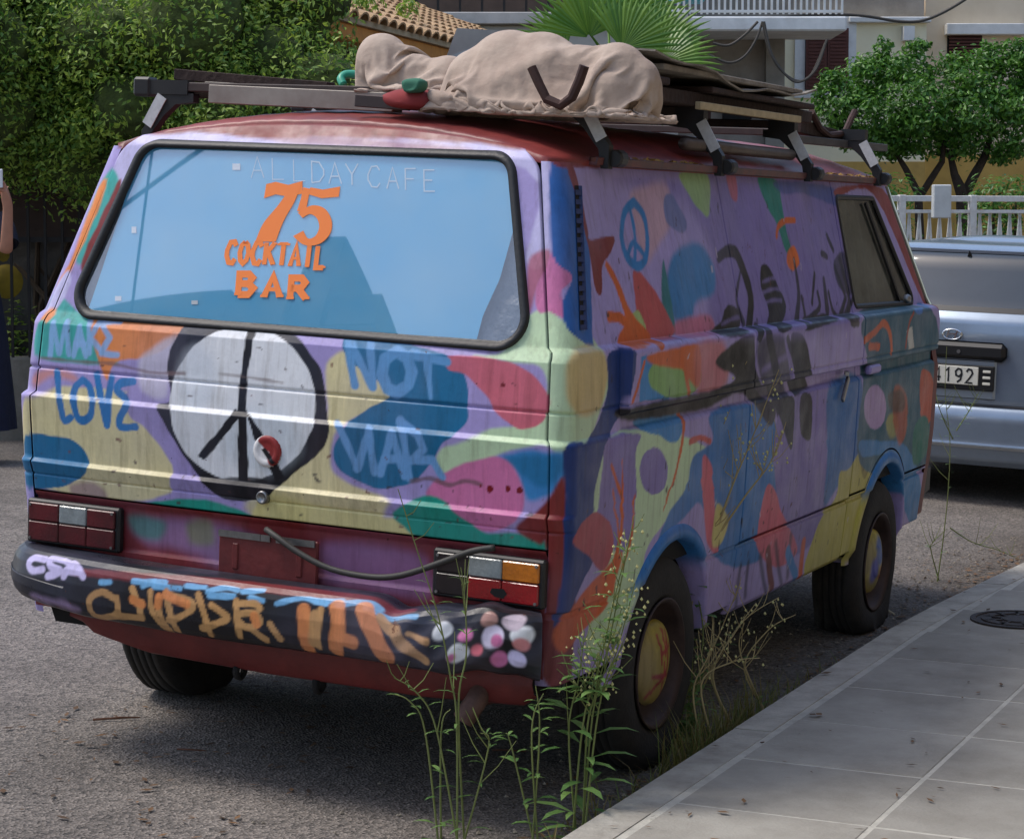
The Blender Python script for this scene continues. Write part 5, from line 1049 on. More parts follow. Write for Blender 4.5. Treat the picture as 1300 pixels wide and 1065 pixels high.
# ---------------------------------------------------------------- right background: silver car
def zg(x): return float(zroad(x))
def silver_car():
    cx, cy_ = .21, 7.06; base = Vector((cx, cy_, zg(cx))); M = Matrix.Translation(base)@Matrix.Rotation(radians(-3), 4, 'Z')@Matrix.Rotation(VR*.8, 4, 'Y')
    car = empty('parked_car', 'silver grey small hatchback parked ahead of the van', 'car', M)
    sil = mat('silver_paint', (140, 154, 170), .26, .5, noise=.25, nscale=6, coat=.6); gls = mat('car_glass', (52, 60, 66), .04, noise=.5, nscale=2.5, col2=(34, 40, 44), spec=1.); blk = mat('car_trim', (20, 20, 22), .45)
    zz = [.22, .26, .30, .325, .345, .36, .42, .50, .565, .575, .585, .62, .70, .80, .90, .97, 1.03, 1.075, 1.10, 1.13, 1.20, 1.30, 1.40, 1.45, 1.475, 1.49, 1.498]
    yr = interp([(.22, .06), (.26, .02), (.325, .0), (.345, -.035), (.36, -.03), (.50, -.02), (.56, .0), (.575, .035), (.60, .03), (.80, .035), (.97, .045), (1.05, .06), (1.10, .10), (1.14, .13), (1.38, .26), (1.42, .30), (1.455, .38), (1.48, .52), (1.498, .9)])
    hw = interp([(.22, .78), (.34, .82), (.60, .832), (.95, .832), (1.05, .80), (1.12, .765), (1.40, .62), (1.47, .58), (1.498, .45)])
    yf = interp([(.22, 3.70), (.5, 3.80), (.75, 3.72), (.92, 3.4), (.97, 2.95), (1.03, 2.75), (1.40, 2.1), (1.498, 1.7)]); rc = interp([(.2, .20), (.6, .24), (1.0, .22), (1.2, .16), (1.5, .2)])
    def outline(z):
        W, a, b, r = float(hw(z)), float(yr(z)), float(yf(z)), float(rc(z)); P = []
        for x in np.linspace(-1, 1, 41)*(W-r): P.append((x, a+.05*(x/.8)**2))
        for t in np.linspace(0, pi/2, 9)[1:]: P.append((W-r+r*sin(t), a+.05+r-r*cos(t)))
        for t in np.linspace(0, 1, 24)[1:]: P.append((W, a+.05+r+(b-a-.05-2*r)*t))
        for t in np.linspace(0, pi/2, 9)[1:]: P.append((W-r+r*cos(t), b-r+r*sin(t)))
        for x in np.linspace(1, -1, 12)[1:]*(W-r): P.append((x, b))
        for t in np.linspace(0, pi/2, 9)[1:]: P.append((-W+r-r*sin(t), b-r+r*cos(t)))
        for t in np.linspace(0, 1, 24)[1:]: P.append((-W, b-r-(b-a-.05-2*r)*t))
        for t in np.linspace(0, pi/2, 9)[1:]: P.append((-W+r-r*cos(t), a+.05+r-r*sin(t)))
        return P
    zd = []
    for i in range(len(zz)-1): zd += list(np.linspace(zz[i], zz[i+1], 4)[:-1])
    zd.append(zz[-1]); G = np.array([[(x, y, z) for x, y in outline(z)] for z in zd])
    zc = cell(G[..., 2]); yc = cell(G[..., 1]); xc = cell(G[..., 0]); keep = np.ones(zc.shape, bool)
    for wy_ in (.62, 3.08): keep &= ~((np.hypot(yc-wy_, zc-.29) < .34) & (abs(xc) > .7))
    bumper = (zc < .57); win = (zc > 1.125) & (zc < 1.435) & (np.abs(xc) < hw(zc)-.11-.0*zc) & (yc < .7); sw = (zc > 1.06) & (zc < 1.40) & (np.abs(xc) > .55) & (yc > .55) & (yc < 2.5); ws = (zc > 1.04) & (zc < 1.42) & (yc > 1.9) & (np.abs(xc) < .6)
    grid_mesh('body', G, sil, car, keep & ~bumper & ~win & ~sw & ~ws); grid_mesh('bumper', G, sil, car, keep & bumper)
    grid_mesh('rear_window', G+np.array([0, .006, 0]), gls, car, win); grid_mesh('side_window', G, gls, car, sw); grid_mesh('windscreen', G, gls, car, ws)
    top = G[-1]; c0 = top.mean(0); ks = np.linspace(1, 0, 9); dome_ = np.array([[(c0[0]+(p[0]-c0[0])*k, c0[1]+(p[1]-c0[1])*k, p[2]+.035*(1-k*k)) for p in list(top)+[top[0]]] for k in ks]); grid_mesh('roof', dome_, sil, car)
    mb = MB(); mb.box(-.7, .7, .25, 3.5, .20, .55); mb.build('underbody', darkM, car)
    def bx(n_, m, *a, bev=.004, par=car): q = MB(); q.box(*a, bev=bev); return q.build(n_, m, par)
    grid_mesh('window_band', G+np.array([0, -.002, 0]), blk, car, ((zc > 1.10) & (zc < 1.126) | (zc > 1.434) & (zc < 1.447)) & (np.abs(xc) < hw(zc)-.09) & (yc < .7)); grid_mesh('bumper_strip', G+np.array([0, -.003, 0]), mat('bright_strip', (206, 212, 218), .2, .3), car, (zc > .326) & (zc < .346) & (np.abs(xc) < .8) & (yc < .3)); grid_mesh('tailgate_gap', G+np.array([0, -.002, 0]), blk, car, (zc > .565) & (zc < .578) & (np.abs(xc) < .62) & (yc < .3))
    # recess for the plate, garnish bar, plate
    bx('plate_recess', mat('silver_recess', (150, 160, 170), .35, .5), -.27, .27, .024, .05, .60, .86, bev=.012)
    g_ = bx('handle_garnish', blk, -.33, .33, .0, .05, .825, .935, bev=.03); mb = MB(); mb.lathe([(.011, 0), (.011, .006), (0, .006)], (.055, .0, .875), 'y', 12, -1); mb.build('keyhole', steelM, g_)
    fr = bx('plate_frame', blk, -.265, .265, .008, .03, .655, .80, bev=.006)
    mb = MB(); mb.box(-.225, .175, .002, .012, .685, .790, bev=.003); pt = mb.build('number_plate', mat('plate_white', (214, 210, 196), .5), fr)
    dg = mat('plate_black', (26, 26, 30), .5)
    for i, ch in enumerate('4192'):
        mb = MB(); x0 = -.085+.063*i
        for si, st in enumerate(GL[ch]): ribbon(mb, [(x0+u*.042, .0005-.0003*si, .698+v*.078) for u, v in st], .011, (0, -1, 0))
        mb.build('digit', dg, pt)
    for i in range(3): bx('frame_slot', mat('plate_white', (214, 210, 196), .5), .20, .245, .004, .012, .69+.035*i, .705+.035*i, bev=.002, par=fr)
    # oval badge with a slanted letter
    em = MB(); n = 32; vs = []
    for k_, (s_, yo) in enumerate(((1.0, -.004), (.93, -.010), (.80, -.010), (.76, -.003))):
        for j in range(n): a = 2*pi*j/n; vs.append((-.0+.062*s_*cos(a), .042+yo, .968+.034*s_*sin(a)))
    em.add(vs, [(i*n+j, i*n+(j+1) % n, (i+1)*n+(j+1) % n, (i+1)*n+j) for i in range(3) for j in range(n)]); eo = em.build('badge', mat('chrome', (210, 214, 218), .12, 1.), car, True)
    mb = MB(); ribbon(mb, [(-.032, .033, .945), (-.018, .033, .992)], .010, (0, -1, 0)); ribbon(mb, [(.016, .033, .945), (.032, .033, .992)], .010, (0, -1, 0)); ribbon(mb, [(-.028, .0325, .966), (.0, .0325, .972), (.028, .0325, .972)], .008, (0, -1, 0)); mb.build('badge_letter', MATS['chrome'], eo)
    for s_ in (1, -1):
        q = MB(); q.box(s_*.70-.09, s_*.70+.09, .06, .20, .70, 1.03, bev=.04); q.build('tail_lamp', mat('car_lamp', (150, 20, 22), .15, coat=.6), car)
    mb = MB(); mb.add([(-.012, .30, 1.405), (.024, .30, 1.405), (.006, .285, 1.45), (.006, .33, 1.43)], [(0, 1, 2), (0, 2, 3), (1, 3, 2), (0, 3, 1)]); mb.build('washer_jet', blk, car)
    mb = MB(); mb.tube([(-.5, .2, 1.16), (.15, .175, 1.165)], .007, 6); mb.build('rear_wiper', blk, car)
    for x in (-.40, .12): q = MB(); q.box(x-.13, x+.13, 1.1, 1.22, .95, 1.30, bev=.05); q.build('seat', mat('car_seat', (60, 62, 64), .9), car)
    for s_ in (1, -1):
        for wy_ in (.62, 3.08):
            w_ = empty('wheel', None, None); w_.parent = car; w_.location = (s_*.79, wy_, .285)
            mb = MB(); mb.lathe([(.18, -.08), (.26, -.085), (.285, -.06), (.285, .06), (.26, .085), (.18, .08)], (0, 0, 0), 'x', 32, s_); mb.build('tyre', tyreM, w_, True); mb = MB(); mb.lathe([(.185, .05), (.17, .04), (.06, .05), (0, .05)], (0, 0, 0), 'x', 24, s_); mb.build('rim', steelM, w_, True)
    return car
silver_car()

# ---------------------------------------------------------------- white fence ahead
f0 = at_depth(1095, 252, 18.0); f1 = at_depth(1420, 252, 18.6); gz = .12; fv = Vector(f1-f0); FLn = Vector((fv.x, fv.y)).length; ztop = f0[2]-gz
wf = empty('white_fence', 'white metal fence with slanted pickets on a low wall beyond the car', 'fence', Matrix.Translation(Vector((f0[0], f0[1], gz)))@Matrix.Rotation(atan2(fv.y, fv.x), 4, 'Z'))
wM = mat('white_fence_paint', (226, 226, 222), .6, noise=.5, nscale=20, col2=(180, 172, 162))
mb = MB(); mb.box(-1, FLn+1, -.1, .1, -.3, .95, bev=.01); mb.build('low_wall', mat('fence_wall', (170, 160, 138), .9, noise=.6, nscale=3), wf)
for z, h in ((ztop, .05), (ztop-.11, .03), (1.0, .03)): mb = MB(); mb.box(-.5, FLn+.6, -.02, .02, z-h/2, z+h/2, bev=.004); mb.build('rail', wM, wf)
i = 0; x = -.3
while x < FLn+.5:
    if i % 14 == 0: mb = MB(); mb.box(x-.03, x+.03, -.03, .03, .93, ztop+.03, bev=.005); mb.build('post', wM, wf)
    else: d = .028 if i % 2 else -.028; mb = MB(); mb.bar((x-d, 0, 1.0), (x+d, 0, ztop-.11), .020, .012, (0, 1, 0)); mb.build('picket', wM, wf)
    x += .047; i += 1
mb = MB(); pts = [(-.12+.05*cos(a)*(1-a/14), 0, ztop-.22+.05*sin(a)*(1-a/14)) for a in np.linspace(0, 9, 30)]; mb.tube(pts, .008, 6); mb.build('scroll', wM, wf)
bp_ = at_depth(1195, 256, 17.9); mb = MB(); mb.box(-.075, .075, -.05, .05, -.14, .14, bev=.008); o = mb.build('letter_box', mat('pale_box', (206, 210, 208), .5, noise=.3, nscale=9)); o.matrix_world = Matrix.Translation(Vector(bp_))@R2; tag(o, 'pale letter box fixed on the white fence', 'letter box')
# ---------------------------------------------------------------- two bushy trees over the fence
tM = leaf_mat('citrus_leaf', (108, 156, 58), (48, 94, 34), .42, .35); brkM = mat('tree_bark', (66, 54, 44), .95, noise=.8, nscale=14, bump=.8, bscale=30)
def tree(name, label, tpx, d, blobs, trunkpts, n, group=None):
    b = at_depth(tpx, 250, d); z0 = .15; r = empty(name, label, 'tree', Matrix.Translation(Vector((b[0], b[1], z0))), group)
    def L(px, py, dd=0): q = at_depth(px, py, d+dd); return (q[0]-b[0], q[1]-b[1], q[2]-z0)
    B = [(*L(px, py, dd), rx*d/F, rx*d/F*.9, rz*d/F) for px, py, dd, rx, rz in blobs]
    P, D = blob_points(B, n, .3); leaf_mesh('crown', P, D+RNG.normal(size=P.shape)*.7+[0, 0, .6], .062, .45, tM, r)
    mb = MB()
    for k, pts in enumerate(trunkpts):
        q = [L(px, py, dd) for px, py, dd in pts[0]]; mb.tube(q, pts[1], 7)
    mb.build('trunk', brkM, r, True); return r
def citrus(label, tpx, blobs, tr, n): return tree('citrus_tree', label, tpx, 20.6, blobs, tr, n, 'trees over the white fence')
citrus('bushy dark green tree with a thin forked trunk behind the letter box', 1165, [(1065, 135, 0, 36, 38), (1100, 100, .2, 38, 30), (1120, 150, -.2, 42, 38), (1150, 85, .1, 40, 24), (1160, 130, -.3, 44, 40), (1165, 180, 0, 36, 24), (1090, 175, .2, 28, 20), (1130, 185, .1, 30, 16), (1165, 62, 0, 18, 12), (1120, 62, .2, 14, 16), (1060, 105, 0, 20, 16)], [([(1167, 560, 0), (1168, 300, 0), (1166, 246, 0), (1150, 215, 0), (1135, 190, 0)], [.045, .045, .04, .03, .02]), ([(1167, 252, 0), (1182, 228, 0), (1196, 206, 0), (1200, 170, 0)], [.035, .035, .03, .02])], 11000)
citrus('broad dark green tree with a thick trunk above the silver car', 1222, [(1215, 110, 0, 44, 36), (1240, 140, -.2, 48, 44), (1225, 185, 0, 40, 22), (1275, 105, .2, 44, 40), (1290, 160, -.1, 46, 40), (1255, 78, .1, 36, 22), (1300, 70, 0, 36, 20), (1330, 120, .2, 50, 60), (1200, 160, .1, 30, 30), (1275, 195, 0, 30, 14), (1360, 160, 0, 44, 40)], [([(1222, 560, 0), (1224, 300, 0), (1222, 246, 0), (1212, 222, 0), (1205, 190, 0)], [.07, .07, .065, .04, .025]), ([(1224, 250, 0), (1236, 225, 0), (1250, 200, 0), (1262, 160, 0)], [.055, .05, .04, .02])], 14000)
for i, (px, py, lab) in enumerate(((1105, 246, 'small green shrub by the fence scroll'), (1130, 240, 'small green shrub under the forked tree'), (1262, 238, 'small green shrub below the thick trunked tree'), (1290, 250, 'leafy shrub leaning on the white fence rail'))):
    p = at_depth(px, py, 18.7); g0 = empty('garden_shrub', lab, 'shrub', Matrix.Translation(Vector((p[0], p[1], .15)))); Pp, Dd = blob_points([(0, 0, p[2]-.2, .26, .2, .2), (0, 0, p[2]-.6, .3, .25, .4)], 1100, .3); leaf_mesh('foliage', Pp, Dd+[0, 0, .6], .06, .35, tM, g0); mb = MB(); mb.tube([(0, 0, 0), (0, 0, p[2]-.2)], [.02, .01], 5); mb.build('stem', stM, g0)
# ---------------------------------------------------------------- houses at the bend
def bldg(name, label, px, d, rot=0.): q = at_depth(px, 290, d); return empty(name, label, 'house', Matrix.Translation(Vector((q[0], q[1], 0)))@R2@Matrix.Rotation(rot, 4, 'Z')), d
def hz(py, d): return CAM[2]+(-(py-487.5)/F*up[2]+fw[2])*d/((-(py-487.5)/F)*0+1)
def lx(px, px0, d): return (px-px0)/F*d
def hb(o, n_, m, d, px0, xa, xb, ya, yb, za_px, zb_px, bev=.0, par=None, lab=None):
    q = MB(); q.box(lx(xa, px0, d), lx(xb, px0, d), ya, yb, hz(zb_px, d) if zb_px is not None else 0, hz(za_px, d), bev=bev); r = q.build(n_, m, par or o)
    if lab: r['label'] = lab
    return r
conM = mat('raw_concrete', (168, 160, 150), .92, noise=.8, nscale=1.6, col2=(120, 112, 104), bump=.3, bscale=12); whiteM = mat('white_trim', (234, 234, 230), .75, noise=.4, nscale=4, col2=(170, 168, 160)); opM = mat('dark_opening', (22, 20, 20), .9)
yelM = mat('cream_yellow_plaster', (246, 236, 202), .9, noise=.4, nscale=1.5, col2=(228, 212, 168), bump=.1, bscale=20); shuM = mat('brown_shutter', (96, 52, 42), .7, noise=.4, nscale=6)
D1 = 26.; H1, _ = bldg('concrete_house', 'unfinished grey concrete house with a white railed balcony', 900, D1); P0 = 900
hb(H1, 'wall', conM, D1, P0, 650, 997, .5, 6, 42, None)
hb(H1, 'floor_slab', conM, D1, P0, 640, 1003, .45, 6.2, 28, 42)
for xa, xb, za, zb in ((921, 958, 101, 150), (846, 882, 92, 150)): hb(H1, 'doorway', opM, D1, P0, xa, xb, .42, .52, za, zb)
hb(H1, 'pillar', mat('concrete_pier', (156, 150, 140), .92, noise=.7, nscale=2), D1, P0, 975, 999, .35, .6, 44, None)
bs = hb(H1, 'balcony_slab', whiteM, D1, P0, 780, 1061, -.7, .5, 30, 48, .02)
bs.rotation_euler = (0, 0, 0)
hb(H1, 'upper_wall', mat('grey_upper_wall', (120, 116, 108), .9, noise=.6, nscale=2), D1, P0, 640, 1000, .6, 6, -180, 28)  # upper storey in a darker grey than the concrete below
for z_ in (-2, 24): hb(H1, 'railing_rail', whiteM, D1, P0, 785, 1057, -.66, -.62, z_-2, z_+1)
for i in range(38): hb(H1, 'baluster', whiteM, D1, P0, 788+i*7.2, 790.6+i*7.2, -.655, -.625, 0, 27)
hb(H1, 'awning_box', mat('teal_box', (70, 150, 160), .6), D1, P0, 845, 888, -.5, -.1, 2, 9)
cM = mat('grey_wire', (70, 66, 60), .7)
for j, pts in enumerate(([(905, 55), (925, 58), (945, 45), (962, 28)], [(900, 70), (925, 80), (945, 72), (960, 50), (968, 28)], [(968, 28), (975, 60), (990, 88), (1012, 103), (1030, 95), (1048, 55)], [(970, 28), (980, 70), (1000, 98), (1016, 104), (1036, 88), (1050, 50)])):
    q = catmull([tuple(at_depth(x, y, 25.0-.02*j)) for x, y in pts], False, 6); m0 = MB(); m0.tube([Vector(p)-Vector(q[0]) for p in q], .016, 6); o = m0.build('hanging_wire', cM); o.location = q[0]
    tag(o, ('short grey wire looped under the balcony against the concrete wall', 'longer sagging grey wire under the balcony', 'thick grey cable sagging from balcony to brown shutters', 'second cable drooping lower beside the thick one')[j], 'wire')
D2 = 30.; P0 = 1080; H2, _ = bldg('yellow_house', 'cream yellow house with brown shutters and white window frame', P0, D2)
hb(H2, 'wall', yelM, D2, P0, 985, 1178, .3, 6, 24, None); hb(H2, 'cornice', whiteM, D2, P0, 1078, 1182, .18, .3, 22, 29, .01); hb(H2, 'parapet', conM, D2, P0, 985, 1178, .5, 6, -40, 22)
hb(H2, 'window_frame', whiteM, D2, P0, 1010, 1088, .25, .3, 20, 124); wn = hb(H2, 'shutter_recess', opM, D2, P0, 1023, 1078, .235, .255, 36, 114)
for a, b in ((1023.5, 1050), (1051, 1077.5)):
    s_ = hb(H2, 'shutter', shuM, D2, P0, a, b, .20, .232, 36.5, 113.5)
    for k in range(16): hb(H2, 'slat', shuM, D2, P0, a+3, b-3, .185, .205, 40+k*4.5, 42.6+k*4.5, 0, s_)
hb(H2, 'sign_box', whiteM, D2, P0, 1146, 1160, .12, .3, 34, 52); hb(H2, 'plinth', mat('ochre_plinth', (206, 168, 92), .9, noise=.5, nscale=2), D2, P0, 985, 1178, .27, .31, 205, None)
D3 = 31.5; P0 = 1240; H3, _ = bldg('beige_house', 'tall beige plastered house with a brown window under a white lintel', P0, D3)
hb(H3, 'wall', mat('beige_plaster', (234, 216, 188), .92, noise=.5, nscale=1.2, col2=(204, 182, 150), bump=.12, bscale=14), D3, P0, 1176, 1460, .3, 7, -220, None)
hb(H3, 'lintel', whiteM, D3, P0, 1200, 1300, .1, .3, 31, 45, .01); hb(H3, 'window', opM, D3, P0, 1204, 1248, .27, .31, 40, 80)
for k in range(9): hb(H3, 'slat', shuM, D3, P0, 1206, 1246, .22, .28, 44+k*4, 46.6+k*4)
hb(H3, 'plinth', MATS['ochre_plinth'], D3, P0, 1170, 1460, .2, .31, 196, None)
q = catmull([tuple(at_depth(x, y, 28)) for x, y in ((960, 28), (1020, 20), (1090, 20), (1145, 28), (1180, 24), (1225, 0), (1260, -30))], False, 5); m0 = MB(); m0.tube([Vector(p)-Vector(q[0]) for p in q], .02, 6); o = m0.build('overhead_cable', cM); o.location = q[0]; tag(o, 'dark overhead cable strung along the house fronts', 'cable')
# ---------------------------------------------------------------- street behind the camera (seen in the rear window), then two unseen houses added for shade
bk = empty('street_house', 'tall rendered town house across the street with a stair tower', 'house', Matrix.Translation((-11, -14, 0)))
rend = mat('grey_render', (120, 112, 104), .9, noise=.5, nscale=1, col2=(96, 90, 84))
mb = MB(); mb.box(-8, 3.0, -7, 0, 0, 10.15); mb.build('wall', rend, bk); mb = MB(); mb.box(1.55, 2.05, -2, -.05, 10.15, 11.45); mb.build('stair_tower', rend, bk)
mb = MB(); mb.box(2.2, 3.05, -6, .04, 10.15, 10.55); mb.build('parapet', rend, bk); mb = MB(); mb.box(-8, .6, -6, .06, 10.15, 10.62); mb.build('parapet', rend, bk)
mb = MB(); mb.box(.6, 1.55, -6, .05, 10.15, 10.58); mb.build('parapet', rend, bk)
for c in range(5):
    for r in range(3): mb = MB(); mb.box(-7+c*2, -6+c*2, -.02, .05, 1.2+r*3.2, 2.8+r*3.2); mb.build('window', opM, bk)
def cabl(a, b, sag, lab):
    pts = [Vector(a).lerp(Vector(b), t)-Vector((0, 0, sag*4*t*(1-t))) for t in np.linspace(0, 1, 14)]; m0 = MB(); m0.tube([p-pts[0] for p in pts], .035, 6); o = m0.build('overhead_cable', cM); o.location = pts[0]; tag(o, lab, 'cable')
cabl((-14, -12.5, 10.9), (-5, -9, 10.6), .4, 'thick overhead cable slung across the street by the town house'); cabl((-11.4, -13, 8.5), (-9.6, -8, 12.5), .1, 'thin cable rising over the street from the town house')
ch_ = empty('unseen_reflection_house', 'broad plain unseen house added to darken reflections in the van side', 'house', Matrix.Translation((9, 24, 0))); mb = MB(); mb.box(-6.5, 9, 0, 8, 0, 8.5); mb.build('wall', mat('umber_render', (130, 116, 98), .9, noise=.5, nscale=1), ch_); mb = MB(); mb.box(-6.8, 9.2, -.3, 8.2, 8.5, 8.8); mb.build('eave', rend, ch_)  # unseen, added so the van's side reflects a dark wall instead of sky
rb = empty('unseen_shade_house', 'long plain unseen house added on the right to shade the van side', 'house', Matrix.Translation((5.6, 4, 0)))  # unseen, added to cut the sky light reaching the van's right side
mb = MB(); mb.box(0, 5, -12, 7, 0, 7.0); mb.build('wall', mat('tan_render', (150, 136, 116), .9, noise=.5, nscale=1), rb)
for c in range(5): mb = MB(); mb.box(-.04, .02, -10+c*3.4, -8.8+c*3.4, 1.1, 2.7); mb.build('window', opM, rb)
# ================================================================ load on the van roof
def vt(name, mb, m, loc, label, cat, group=None, smooth=False):
    o = shift(mb, loc).build(name, m, None, smooth); o.matrix_world = vm_at(loc); return tag(o, label, cat, group)
barM = mat('weathered_bar', (66, 54, 50), .7, noise=.6, nscale=14, col2=(40, 30, 28)); stickM = mat('white_sticker', (206, 208, 208), .5, noise=.4, nscale=40, col2=(150, 150, 150))
BARS = (.46, 1.40, 2.35, 3.27); ZB = 1.972
blab = ('roof rack bar over the tailgate end carrying the canvas bundle', 'roof rack bar under the weathered boards at the back', 'roof rack bar under the front ends of the boards', 'foremost roof rack bar above the cab door')
for i, y in enumerate(BARS):
    r = empty('roof_rack_bar', blab[i], 'roof bar', vm_at((0, y, 1.80)), 'roof rack bars'); mb = MB(); mb.box(-.80, .70, -.018, .018, ZB-1.80-.014, ZB-1.80+.014, bev=.003); mb.build('bar', barM, r)
    for s_ in (1, -1):
        xe = .72 if s_ > 0 else .81; mb = MB(); mb.add([(s_*xe, d, z) for d in (-.02, .02) for z in (.148, .192)]+[(s_*.62, d, z) for d in (-.02, .02) for z in (.148, .192)], [(0, 1, 3, 2), (4, 6, 7, 5), (0, 4, 5, 1), (2, 3, 7, 6), (0, 2, 6, 4), (1, 5, 7, 3)])
        pr_ = [(.60, .152), (.715, .152), (.745, .095), (.788, .035), (.788, -.03), (.765, -.03), (.755, .025), (.705, .085), (.665, .118), (.60, .125)]
        n = len(pr_); mb.add([(s_*x, d, z) for d in (-.016, .016) for x, z in pr_], [tuple(range(n)), tuple(range(2*n-1, n-1, -1))]+[(j, n+j, n+(j+1) % n, (j+1) % n) for j in range(n)])
        ft = mb.build('foot', blackM, r)
        mb = MB(); a = Vector((s_*.722, 0, .142)); b = Vector((s_*.776, 0, .052)); mb.bar(a, b, .036, .004, (0, -1, 0)); st = mb.build('sticker', stickM, ft); st.location = (-s_*.010, -.020, 0)
        mb = MB(); mb.lathe([(.0, -.03), (.022, -.03), (.026, -.02), (.026, .02), (.022, .03), (0, .03)], (s_*.795, .035, -.0), 'y', 10, 1); mb.build('knob', blackM, ft)
        if s_ > 0: continue
        mb = MB(); mb.box(s_*.80-.02, s_*.80+.045*(1 if s_ > 0 else 1)-.0, -.026, .026, .140, .200, bev=.008); mb.build('end_cap', blackM, ft)
wood = mat('dark_timber', (58, 40, 34), .85, noise=.7, nscale=9, col2=(30, 20, 18), bump=.3, bscale=40); ply = mat('weathered_ply', (150, 142, 130), .85, noise=.9, nscale=6, col2=(86, 76, 66), bump=.35, bscale=30); edgeM = mat('raw_wood_edge', (186, 168, 132), .85, noise=.5, nscale=20)
ZR = ZB+.016
# long pieces lying across the tail end
def plank(name, a, b, w, h, m, label, cat, group=None):
    A, B = Vector(vplane(*a)), Vector(vplane(*b)); mb = MB(); mb.bar(A, B, w, h, (0, 0, 1), .002); c = (A+B)/2; return vt(name, mb, m, (c.x, c.y, min(A.z, B.z)-h/2), label, cat, group)
plank('aluminium_channel', (272, 120, 1, .42), (505, 131, 1, .45), .07, .055, mat('grey_channel', (160, 154, 144), .6, .3, noise=.6, nscale=9, col2=(118, 104, 96)), 'grey metal channel lying across the tail of the roof rack', 'channel')
plank('flat_board', (270, 108, 1, .50), (500, 123, 1, .53), .10, .016, ply, 'thin grey flat board on top of the metal channel', 'board')
plank('wooden_batten', (226, 95, 1, .58), (420, 112, 1, .60), .05, .034, wood, 'dark brown batten sticking out past the roof edge', 'batten')
plank('wooden_batten', (205, 116, 1, .52), (300, 121, 1, .52), .05, .030, wood, 'short dark batten beside the metal channel', 'batten')
plank('steel_tube', (452, 128, 1, .30), (520, 133, 1, .34), .035, .035, mat('brown_tube', (74, 62, 60), .5, .3), 'short grey brown tube poking from under the canvas bundle', 'tube')
# boards over the kerb side
def slab_on(name, px4, z, th, m, label, cat, warp=.0, edge=None):
    C4 = [vplane(x, y, 2, z) for x, y in px4]; n = 14; vs = []; 
    for zz_ in (0, th):
        for i in range(n+1):
            for j in range(5):
                u, v = i/n, j/4; p = (C4[0]*(1-u)+C4[1]*u)*(1-v)+(C4[3]*(1-u)+C4[2]*u)*v; vs.append((p[0], p[1], z-th+zz_+warp*(sin(u*5+v*3)*.5+u*.3*sin(v*7))))
    k = (n+1)*5; fs = []
    for i in range(n):
        for j in range(4): a = i*5+j; fs += [(k+a, k+a+1, k+a+6, k+a+5), (a, a+5, a+6, a+1)]
        fs += [(i*5, k+i*5, k+i*5+5, i*5+5), (i*5+4, i*5+9, k+i*5+9, k+i*5+4)]
    for j in range(4): fs += [(j, j+1, k+j+1, k+j), (n*5+j, k+n*5+j, k+n*5+j+1, n*5+j+1)]
    mb = MB(); mb.add(vs, fs); c = np.mean(C4, 0); return vt(name, mb, m, (c[0], c[1], z-th), label, cat)
def xyslab(name, x0, x1, y0, y1, z0, z1, m, label, cat, bev=.004): mb = MB(); mb.box(x0, x1, y0, y1, z0, z1, bev=bev); return vt(name, mb, m, ((x0+x1)/2, (y0+y1)/2, z0), label, cat)
xyslab('timber_beam', .60, .70, .62, 2.60, ZR, ZR+.045, wood, 'long dark timber beam along the kerb side of the roof', 'beam')
xyslab('timber_beam', .22, .32, .70, 2.55, ZR, ZR+.045, wood, 'long dark timber beam under the middle of the weathered sheet', 'beam')
xyslab('timber_pallet_board', .18, .74, .68, 1.02, ZR+.047, ZR+.070, wood, 'dark wide board across the beams at the tail end', 'board')
xyslab('timber_pallet_board', .18, .74, 1.40, 2.50, ZR+.047, ZR+.066, wood, 'dark wide board across the beams under the weathered sheet', 'board')
mb = MB(); mb.box(.10, .735, .98, 2.36, 0, .018, Matrix.Translation((0, 0, ZR+.078))@Matrix.Rotation(radians(-1.2), 4, 'Y'), bev=.003); nv = []
o = vt('weathered_sheet', mb, ply, (.42, 1.66, ZR+.07), 'grey weathered plywood sheet with curled edge on the roof load', 'sheet')
plank('wooden_batten', (886, 134, 0, .745), (1014, 152, 0, .745), .02, .024, edgeM, 'pale raw wood batten along the edge of the weathered sheet', 'batten')
n_ = 12; mb = MB(); vs = []
for i in range(n_+1):
    for j in range(9):
        u, v = i/n_, j/8; vs.append((.05+.70*v, .86+1.62*u, ZR+.112+.030*sin(u*4.2+v*2)*v+.02*u*(1-v)+.012*sin(u*17+v*9)+.03*max(0, v-.8)*sin(u*9)))
mb.add(vs, [(i*9+j, i*9+j+1, i*9+10+j, i*9+9+j) for i in range(n_) for j in range(8)]); o = vt('curled_sheet', mb, ply, (.4, 1.66, ZR+.10), 'thin warped grey sheet curling up on top of the plywood', 'sheet'); o.modifiers.new('s', 'SOLIDIFY').thickness = .006
mb = MB(); A = Vector(vplane(868, 183, 0, .715)); B = Vector(vplane(1004, 197, 0, .715)); mb.tube([A, B], .020, 10); vt('metal_pipe', mb, mat('dull_pipe', (104, 92, 84), .5, .4, noise=.6, nscale=12), tuple((A+B)/2), 'dull metal pipe tucked along the roof gutter', 'pipe', smooth=True)
plank('grey_rail', (1003, 176, 0, .60), (1122, 188, 0, .66), .035, .03, mat('grey_rail_paint', (84, 84, 84), .6, noise=.5, nscale=10), 'grey rail jutting forward over the cab', 'rail')
def fork(name, pts, r, label):
    mb = MB(); 
    for p in pts: mb.tube([Vector(q) for q in p], r, 8)
    c = pts[0][-1]; return vt(name, mb, mat('rusty_rod', (70, 46, 40), .7, .3, noise=.7, nscale=20), tuple(c), label, 'iron fork')
g_ = lambda x, y, yy=.28: tuple(vplane(x, y, 1, yy))
